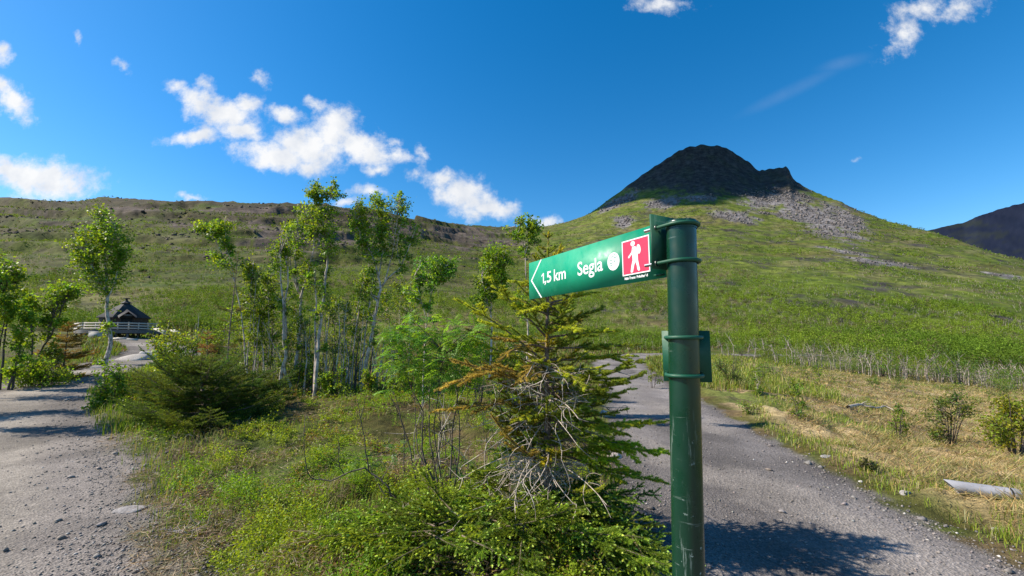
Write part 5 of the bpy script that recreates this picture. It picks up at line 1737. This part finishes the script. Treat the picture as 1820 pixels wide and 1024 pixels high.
# ------------------------------------------------------------------ row of pale birch stems below the hill
def pale_rows():
    rng = np.random.default_rng(61)
    protos = []
    for k in range(6):
        root = thing('bare_birch', 'pale bare birch stem standing in the long row below the hillside', 'birch', (0, 0, 0), 'pale birch stems in the row below the hill')
        mb = MB(); h = rng.uniform(1.5, 2.4)
        P = wiggle(resample([(0, 0, -.2), (rng.normal() * .12, rng.normal() * .1, h * .5), (rng.normal() * .3, rng.normal() * .2, h)], 9), rng, .05)
        tube(mb, P, np.linspace(.042, .016, 9), 6)
        for _ in range(5):
            a = P[rng.integers(3, 9)]; q = a + unit(rng.normal(size=3) + [0, 0, .9]) * rng.uniform(.2, .7)
            tube(mb, bez(a, q, rng, .3, 4), np.linspace(.022, .009, 4), 4)
        mb.build('trunk', M['stalk'], root, (0, 0, 0), True)
        if k % 2 == 0:
            mc = MB()
            C = P[-1] + rng.normal(size=(70, 3)) * [.3, .3, .3]
            rnd_leaves(mc, C, rng, .11, .08, vary(rng, (.11, .175, .03), 70, .3, .2))
            mc.build('crown', M['leaf'], root, (0, 0, 0))
        protos.append(root)
    used = [False] * len(protos)
    for i in range(250):
        px = 1400 + (1840 - 1400) * rng.random() ** .9
        if i > 232:
            px = rng.uniform(1280, 1400)
        Yd = np.interp(px, [1280, 1400, 1600, 1840], [46, 42, 39, 35]) + rng.normal() * 1.6
        p = on_ground(px, Yd)
        q = i % 6
        s = rng.uniform(.4, 1.2)
        if not used[q]:
            r = protos[q]; used[q] = True
            r.location = p; r.rotation_euler = (0, 0, rng.uniform(0, 6.28)); r.scale = (s, s, s)
        else:
            copy_thing(protos[q], p, rng.uniform(0, 6.28), s)


pale_rows()


def row_bushes():
    rng = np.random.default_rng(63)
    protos = []
    for k in range(4):
        root = thing('row_bush', 'low leafy bush growing among the pale bare birch stems', 'bush', (0, 0, 0), 'low bushes among the pale stems')
        mb, mc = MB(), MB()
        for _ in range(9):
            q = np.array([rng.normal() * .4, rng.normal() * .35, rng.uniform(.4, 1.2)])
            tube(mb, bez(np.array([0, 0, -.1]), q, rng, .2, 5), np.linspace(.02, .006, 5), 4)
            C = q + rng.normal(size=(75, 3)) * [.26, .26, .2]
            rnd_leaves(mc, C, rng, .075, .055, vary(rng, vary(rng, (.165, .25, .028), 1, .2, .2)[0], 75, .3, .15))
        mb.build('stem', M['twig'], root, (0, 0, 0), True); mc.build('foliage', M['leaf'], root, (0, 0, 0))
        protos.append(root)
    for i in range(44):
        px = rng.uniform(1290, 1840)
        Yd = np.interp(px, [1280, 1400, 1600, 1840], [46, 42, 39, 35]) + rng.normal() * 2.2 + rng.choice([-1.5, 3.0, 5.0])
        p = on_ground(px, Yd); s = rng.uniform(.5, 1.5)
        if i < 4:
            r = protos[i]; r.location = p; r.rotation_euler = (0, 0, rng.uniform(0, 6.28)); r.scale = (s, s, s * .9)
        else:
            copy_thing(protos[i % 4], p, rng.uniform(0, 6.28), s)


row_bushes()


# ------------------------------------------------------------------ ground cover, grass, gravel, hillside scrub
def scatter(rng, n, x0, x1, y0, y1, near_bias=1.0):
    """points denser toward the camera: even in picture space over the wedge"""
    y = y0 * (y1 / y0) ** (rng.random(n) ** near_bias)
    x = y * rng.uniform(x0, x1, n)
    return x, y


def heath():
    rng = np.random.default_rng(71)
    mb = MB()
    x, y = scatter(rng, 60000, -1.15, .42, 2.0, 15)
    dr, dl = path_d(x, y)
    gap = fbm(x / .45, y / .45, 3, 131)
    ok = (dr > .05 + .3 * rng.random(len(x))) & (dl > .3 + .5 * rng.random(len(x))) & (gap > .46 + .1 * rng.random(len(x))) & (x < 1.6)
    x, y = x[ok], y[ok]; n = len(x)
    z = H(x, y)
    k = 14
    tall = (.02 + .22 * sst(.38, .68, fbm(x / .28, y / .28, 3, 133))) * rng.uniform(.5, 1.2, n)
    lean = rng.normal(size=(n, 2)) * .35
    hue = fbm(x / .9, y / .9, 3, 135)
    c0 = np.array([.165, .295, .018]); c1 = np.array([.255, .345, .022]); c2 = np.array([.22, .155, .045])
    a = sst(.42, .60, hue)[:, None]
    base = c0 * (1 - a) + c1 * a
    r_ = (rng.random(n) < .04 + .30 * sst(.50, .66, fbm(x / .6, y / .6, 3, 137)))[:, None]
    base = np.where(r_, c2, base)
    P = np.stack([x, y, z], 1)
    t = rng.uniform(.35, 1.05, (n, k))
    C = P[:, None] + np.stack([lean[:, 0:1] * t * tall[:, None], lean[:, 1:2] * t * tall[:, None], t * tall[:, None]], -1)
    C = C + rng.normal(size=(n, k, 3)) * .02
    D = unit(rng.normal(size=(n, k, 3)) * [1, 1, .5] + [0, 0, .35])
    S = unit(np.cross(D, rng.normal(size=(n, k, 3)) * .6 + [0, 0, 1]))
    L_ = (.0135 + .0017 * y)[:, None] * rng.uniform(.7, 1.3, (n, k))
    col = np.clip(base[:, None] * rng.uniform(.7, 1.35, (n, k, 1)), 0, 1)
    rhombs(mb, C.reshape(-1, 3), D.reshape(-1, 3), S.reshape(-1, 3), L_.ravel(), L_.ravel() * .55, col.reshape(-1, 3))
    tag(mb.build('ground_cover', M['leaf']), kind='stuff')


def blades(mb, rng, x, y, h, w, col, lean=.5, droop=.5, z=None):
    n = len(x); z = H(x, y) if z is None else z
    a = rng.uniform(0, 6.28, n)
    d = np.stack([np.cos(a), np.sin(a), np.zeros(n)], 1) * (rng.random((n, 1)) ** .7) * lean
    s = np.stack([-np.sin(a), np.cos(a), np.zeros(n)], 1)
    P = np.stack([x, y, z - .01], 1)
    h = np.asarray(h)[:, None]; w = np.asarray(w)[:, None] if np.ndim(w) else w
    m = P + d * h * .45 + np.array([0, 0, 1]) * h * .62
    e = P + d * h * 1.15 + np.array([0, 0, 1]) * h * (1 - droop * (d * d).sum(1, keepdims=True))
    V = np.stack([P - s * w * .5, P + s * w * .5, m + s * w * .4, m - s * w * .4, e], 1).reshape(-1, 3)
    i = np.arange(n)[:, None] * 5
    C = np.repeat(col, 5, 0)
    mb.add(V, i + np.array([[0, 1, 2, 3]]), C)
    mb.f.append(i + np.array([[3, 2, 4]]) + mb.n - len(V))


def grass():
    rng = np.random.default_rng(72)
    mb = MB()
    # between the paths, in tufts
    x, y = scatter(rng, 60000, -1.2, .45, 2.0, 18)
    dr, dl = path_d(x, y); g = fbm(x / .7, y / .7, 3, 141)
    edge = np.exp(-np.minimum(dl, dr).clip(0) / .5)
    ok = (dr > -.02 + .15 * rng.random(len(x))) & (dl > .1 + .3 * rng.random(len(x))) & (g + .22 * edge > .56 + .1 * rng.random(len(x))) & (x < 1.8)
    x, y = x[ok], y[ok]; n = len(x)
    h = (.05 + .13 * rng.random(n)) * (.6 + .8 * fbm(x / .5, y / .5, 2, 143))
    cg = vary(rng, (.21, .28, .03), n, .3, .15); cs = vary(rng, (.36, .30, .14), n, .25, .1)
    col = np.where(rng.random((n, 1)) < .22, cs, cg)
    blades(mb, rng, x, y, h, .0022 + .0009 * y, col, .7)
    # left of the left path
    x, y = scatter(rng, 26000, -1.75, -.7, 7, 20)
    dr, dl = path_d(x, y)
    ok = (dl > .05 + .2 * rng.random(len(x)))
    x, y = x[ok], y[ok]; n = len(x)
    col = np.where(rng.random((n, 1)) < .15, vary(rng, (.33, .28, .13), n), vary(rng, (.2, .29, .026), n, .3, .15))
    blades(mb, rng, x, y, .08 + .2 * rng.random(n), .003 + .0009 * y, col, .6)
    # green verge and tufts in the meadow
    x, y = scatter(rng, 90000, .55, 1.75, 2.2, 40, .8)
    dr, dl = path_d(x, y); g = fbm(x / 1.8, y / 1.4, 4, 53)
    verge = np.exp(-((dr - .42) / .5) ** 2)
    ok = (dr > .02 + .25 * rng.random(len(x))) & (g + .34 * verge > .54 + .12 * rng.random(len(x)))
    x, y = x[ok], y[ok]; n = len(x)
    col = np.where(rng.random((n, 1)) < .3, vary(rng, (.38, .31, .14), n), vary(rng, (.21, .28, .03), n, .3, .15))
    blades(mb, rng, x, y, (.03 + .09 * rng.random(n)) * (1 + y / 40), .0028 + .0009 * y, col, .8)
    # grassy strip between the right path and the sloping meadow farther on
    x, y = scatter(rng, 30000, .28, .75, 14, 45)
    dr, dl = path_d(x, y)
    ok = (dr > .1) & (dr < 5 + 3 * rng.random(len(x)))
    x, y = x[ok], y[ok]; n = len(x)
    col = np.where(rng.random((n, 1)) < .3, vary(rng, (.36, .31, .13), n), vary(rng, (.22, .28, .035), n, .3, .15))
    blades(mb, rng, x, y, .12 + .25 * rng.random(n), .004 + .0011 * y, col, .6)
    # middle distance between the paths
    x, y = scatter(rng, 60000, -1.0, .35, 11, 60)
    dr, dl = path_d(x, y)
    ok = (dr > .2) & (dl > .3) & (fbm(x / 2.5, y / 2.5, 3, 147) > .42)
    x, y = x[ok], y[ok]; n = len(x)
    col = np.where(rng.random((n, 1)) < .35, vary(rng, (.17, .12, .05), n), vary(rng, (.15, .21, .026), n, .3, .2))
    blades(mb, rng, x, y, .12 + .3 * rng.random(n), .012 + .0016 * y, col, .7)
    tag(mb.build('grass', M['grass']), kind='stuff')


def straw():
    rng = np.random.default_rng(73)
    mb = MB()
    x, y = scatter(rng, 170000, .62, 1.8, 2.4, 42, .75)
    dr, dl = path_d(x, y); g = fbm(x / 1.8, y / 1.4, 4, 53)
    ok = (dr > .4 + .6 * rng.random(len(x))) & (g < .60 + .08 * rng.random(len(x)))
    x, y = x[ok], y[ok]; n = len(x)
    flow = 6.28 * fbm(x / .8, y / .7, 3, 151) * 1.6 + rng.normal(size=n) * 1.1
    D = np.stack([np.cos(flow), np.sin(flow), rng.normal(size=n) * .35 + .32], 1); D = unit(D)
    S = unit(np.cross(D, np.array([0, 0, 1]) + rng.normal(size=(n, 3)) * .3))
    L_ = (.05 + .14 * rng.random(n)) * (1 + y / 40); W = .0026 + .0009 * y
    C = np.stack([x, y, H(x, y) + .012 + .07 * rng.random(n) * fbm(x / .4, y / .4, 2, 153)], 1)
    dk = fbm(x / .6, y / .5, 3, 155)[:, None]
    col = vary(rng, (.42, .32, .15), n, .32, .12)
    col = np.where((rng.random((n, 1)) < .12 + .5 * sst(.52, .66, dk)), vary(rng, (.20, .135, .07), n, .3, .1), col)
    col = np.where(rng.random((n, 1)) < .24, vary(rng, (.20, .23, .05), n, .3, .1), col)
    rhombs(mb, C, D, S, L_, W, col, .4)
    # dead grass and litter under the heath
    x, y = scatter(rng, 60000, -1.0, .4, 2.1, 12)
    dr, dl = path_d(x, y); g = fbm(x / .6, y / .6, 3, 137)
    ok = (dr > .05) & (dl > .05) & (g > .43 + .1 * rng.random(len(x))) & (x < 1.5)
    x, y = x[ok], y[ok]; n = len(x)
    a = rng.uniform(0, 6.28, n)
    D = unit(np.stack([np.cos(a), np.sin(a), rng.normal(size=n) * .2 + .1], 1)); S = unit(np.cross(D, [0, 0, 1.] + rng.normal(size=(n, 3)) * .4))
    C = np.stack([x, y, H(x, y) + .02 + .07 * rng.random(n)], 1)
    col = np.where(rng.random((n, 1)) < .5, vary(rng, (.40, .31, .20), n, .3, .1), vary(rng, (.16, .10, .06), n, .3, .1))
    rhombs(mb, C, D, S, .04 + .14 * rng.random(n) ** 2, .0022 + .0008 * y, col, .5)
    tag(mb.build('dry_grass', M['grass']), kind='stuff')


def gravel():
    rng = np.random.default_rng(74)
    mb = MB()
    x, y = scatter(rng, 260000, -1.7, 1.35, 2.2, 16)
    dr, dl = path_d(x, y)
    wr = np.exp(-((dr + .1) / .22) ** 2) * .6 + .10 * (dr < -.1) + .12 * (fbm(x / .5, y / .9, 3, 161) > .58) * (dr < 0)
    wl = np.exp(-((dl - .18) / .50) ** 2) * .9 + .045 * (dl < -.3)
    p = np.maximum(wr, wl) * (.35 + fbm(x / .35, y / .35, 3, 163))
    ok = rng.random(len(x)) < p
    x, y = x[ok], y[ok]; n = len(x)
    s = (.0032 + .012 * rng.random(n) ** 5 + .026 * (rng.random(n) < .0035)) * (1 + y * .06)
    O = np.array([[1, 0, 0], [0, 1, 0], [-1, 0, 0], [0, -1, 0], [0, 0, 1], [0, 0, -1]], float)
    F = np.array([[0, 1, 4], [1, 2, 4], [2, 3, 4], [3, 0, 4], [1, 0, 5], [2, 1, 5], [3, 2, 5], [0, 3, 5]])
    a = rng.uniform(0, 6.28, n); c, sn = np.cos(a), np.sin(a)
    V = O[None] * rng.uniform(.6, 1.4, (n, 6, 1)) * np.stack([np.ones(n), rng.uniform(.5, 1, n), rng.uniform(.35, .7, n)], 1)[:, None]
    V = np.stack([V[..., 0] * c[:, None] - V[..., 1] * sn[:, None], V[..., 0] * sn[:, None] + V[..., 1] * c[:, None], V[..., 2]], -1)
    V = V * s[:, None, None] + np.stack([x, y, H(x, y) + s * .25], 1)[:, None]
    col = np.where((dl < dr)[ok][:, None], np.array([.265, .238, .212]), np.array([.215, .195, .184])) * rng.uniform(.6, 1.3, (n, 1)) * np.stack([1 + rng.normal(size=n) * .04, np.ones(n), 1 + rng.normal(size=n) * .04], 1)
    col = np.where(rng.random((n, 1)) < .03, np.array([.50, .47, .44]), col)
    mb.add(V.reshape(-1, 3), (np.arange(n)[:, None, None] * 6 + F[None]).reshape(-1, 3), np.repeat(np.clip(col, 0, 1), 6, 0))
    tag(mb.build('gravel', M['col']), kind='stuff')


def scrub():
    rng = np.random.default_rng(75)
    mb = MB()
    n0 = 52000
    t = rng.uniform(-1.45, 1.45, n0); y = 46 * (900 / 46) ** (rng.random(n0) ** .85); x = t * y
    yr = np.interp(t, TT, YR)
    z = H(x, y); px, py = proj(x, y, z)
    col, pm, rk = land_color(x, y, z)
    d = fbm(x / 40, y / 40, 4, 171)
    dens = .25 + 1.2 * sst(.40, .60, d)
    dens = dens * np.where((px < 1000), sst(345, 420, py) * .9 + .22, sst(330, 420, py))
    dens = dens * (1 - .92 * rk) * np.where((px > 1000) & (py < 360), .05, 1)
    dens = dens * np.where((px > 560) & (px < 1220) & (py > 560), .35, 1)
    dr, dl = path_d(x, y)
    hx = np.hypot(x - PXT(222) * 40, y - 40)
    ok = (y < yr * 1.03) & (rng.random(n0) < dens) & (np.minimum(dr, dl) > 1.5) & (hx > 14) & (pm < .1) & ~((px < 420) & (y < 44))
    ok &= ~((px > 1380) & (y < 52))
    x, y, z, d = x[ok], y[ok], z[ok], d[ok]; n = len(x)
    hgt_ = rng.uniform(.9, 2.6, n) * (.7 + .7 * sst(.45, .7, d)); hgt_ = np.where(y > 450, hgt_ * .85, hgt_)
    hue_ = fbm(x / 25, y / 25, 3, 173)[:, None]
    base_ = np.array([.120, .195, .018]) * (1 - sst(.4, .6, hue_)) + np.array([.180, .255, .024]) * sst(.4, .6, hue_)
    base_ = np.where(rng.random((n, 1)) < .08, np.array([.15, .125, .06]), base_) * rng.uniform(.65, 1.3, (n, 1))
    for lo, hi, k in ((0, 90, 130), (90, 180, 60), (180, 2000, 24)):
        s_ = (y >= lo) & (y < hi)
        X, Y, Z, hgt, base = x[s_], y[s_], z[s_], hgt_[s_], base_[s_]; m = len(X)
        if not m:
            continue
        rad = hgt * rng.uniform(.38, .6, m)
        # each shrub is a handful of leafy sprays, not one ball
        sp = unit(rng.normal(size=(m, 5, 3))) * rng.random((m, 5, 1)) ** .5
        v = sp[np.arange(m)[:, None], rng.integers(0, 5, (m, k))] * .75 + rng.normal(size=(m, k, 3)) * .26
        C = np.stack([X, Y, Z + hgt * .55], 1)[:, None] + v * np.stack([rad, rad, hgt * .46], 1)[:, None]
        D = unit(rng.normal(size=(m, k, 3))); S = unit(np.cross(D, rng.normal(size=(m, k, 3)) + [0, 0, .8]))
        L_ = (.055 + np.clip(Y, 40, 480) * .00085)[:, None] * hgt[:, None] ** .5 * rng.uniform(.7, 1.3, (m, k))
        cc = base[:, None] * rng.uniform(.7, 1.3, (m, k, 1))
        rhombs(mb, C.reshape(-1, 3), D.reshape(-1, 3), S.reshape(-1, 3), L_.ravel(), L_.ravel() * .75, cc.reshape(-1, 3))
    # pale bare stems showing among the bushes
    m = rng.random(n) < .45
    xs, ys, zs = x[m], y[m], z[m]; q = len(xs)
    for r_ in range(2):
        P = np.stack([xs + rng.normal(size=q) * .7, ys + rng.normal(size=q) * .7, zs - .1], 1)
        D = unit(rng.normal(size=(q, 3)) * .22 + [0, 0, 1]); a = rng.uniform(0, 3.14, q); S = np.stack([np.cos(a), np.sin(a), np.zeros(q)], 1)
        w = .045 + .00036 * ys
        V = []
        hh = rng.uniform(.9, 2.1, q)[:, None]
        for s_ in (S, np.cross(D, S)):
            rhombs(mb, P, D, s_, hh[:, 0], w, vary(rng, (.52, .46, .39), q, .25, .05), .35)
    tag(mb.build('hillside_scrub', M['scrub']), kind='stuff')


def scree():
    rng = np.random.default_rng(76)
    n0 = 60000
    t = rng.uniform(.15, 1.2, n0); y = rng.uniform(300, 900, n0); x = t * y
    yr = np.interp(t, TT, YR); z = H(x, y)
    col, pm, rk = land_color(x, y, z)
    px, py = proj(x, y, z)
    ok = (rng.random(n0) < np.clip(rk * 1.2 - .25, 0, 1) * .5) & (y < yr)
    x, y, z = x[ok], y[ok], z[ok]; n = len(x)
    mb = MB()
    O = np.array([[1, 1, -1], [-1, 1, -1], [-1, -1, -1], [1, -1, -1], [1, 1, 1], [-1, 1, 1], [-1, -1, 1], [1, -1, 1]], float)
    F = np.array([[0, 1, 2, 3], [7, 6, 5, 4], [0, 4, 5, 1], [1, 5, 6, 2], [2, 6, 7, 3], [3, 7, 4, 0]])
    s = (.55 + 1.5 * rng.random(n) ** 3) * y / 600
    a = rng.uniform(0, 6.28, n); c, sn = np.cos(a), np.sin(a)
    V = O[None] * rng.uniform(.45, 1.0, (n, 8, 1)) * rng.uniform(.5, 1.1, (n, 1, 3))
    V = np.stack([V[..., 0] * c[:, None] - V[..., 1] * sn[:, None], V[..., 0] * sn[:, None] + V[..., 1] * c[:, None], V[..., 2]], -1)
    V = V * s[:, None, None] + np.stack([x, y, z + s * .2], 1)[:, None]
    cc = np.array([.155, .138, .132]) * rng.uniform(.65, 1.25, (n, 1))
    mb.add(V.reshape(-1, 3), (np.arange(n)[:, None, None] * 8 + F[None]).reshape(-1, 4), np.repeat(cc, 8, 0))
    # dark boulders and broken ledges on the long left slope
    n0 = 30000
    t = rng.uniform(-1.45, .12, n0); y = 120 * (560 / 120) ** rng.random(n0); x = t * y
    yr = np.interp(t, TT, YR); z = H(x, y); px, py = proj(x, y, z)
    w = sst(.52, .68, fbm(x / 30, y / 16, 4, 191)) * sst(520, 420, py) * .35
    ok = (rng.random(n0) < w) & (y < yr)
    x, y, z = x[ok], y[ok], z[ok]; n = len(x)
    s = (.35 + 1.0 * rng.random(n) ** 3) * (y / 400) ** .5
    V = O[None] * rng.uniform(.45, 1.0, (n, 8, 1)) * rng.uniform(.5, 1.4, (n, 1, 3)) * s[:, None, None]
    a = rng.uniform(-.4, .4, n); c, sn = np.cos(a)[:, None], np.sin(a)[:, None]
    V[..., 0] *= 1.7
    V = np.stack([V[..., 0] * c - V[..., 1] * sn, V[..., 0] * sn + V[..., 1] * c, V[..., 2]], -1) + np.stack([x, y, z + s * .25], 1)[:, None]
    cc = np.array([.085, .072, .062]) * rng.uniform(.5, 1.5, (n, 1))
    mb.add(V.reshape(-1, 3), (np.arange(n)[:, None, None] * 8 + F[None]).reshape(-1, 4), np.repeat(cc, 8, 0))
    tag(mb.build('scree', M['col']), kind='stuff')


heath(); grass(); straw(); gravel(); scrub(); scree()
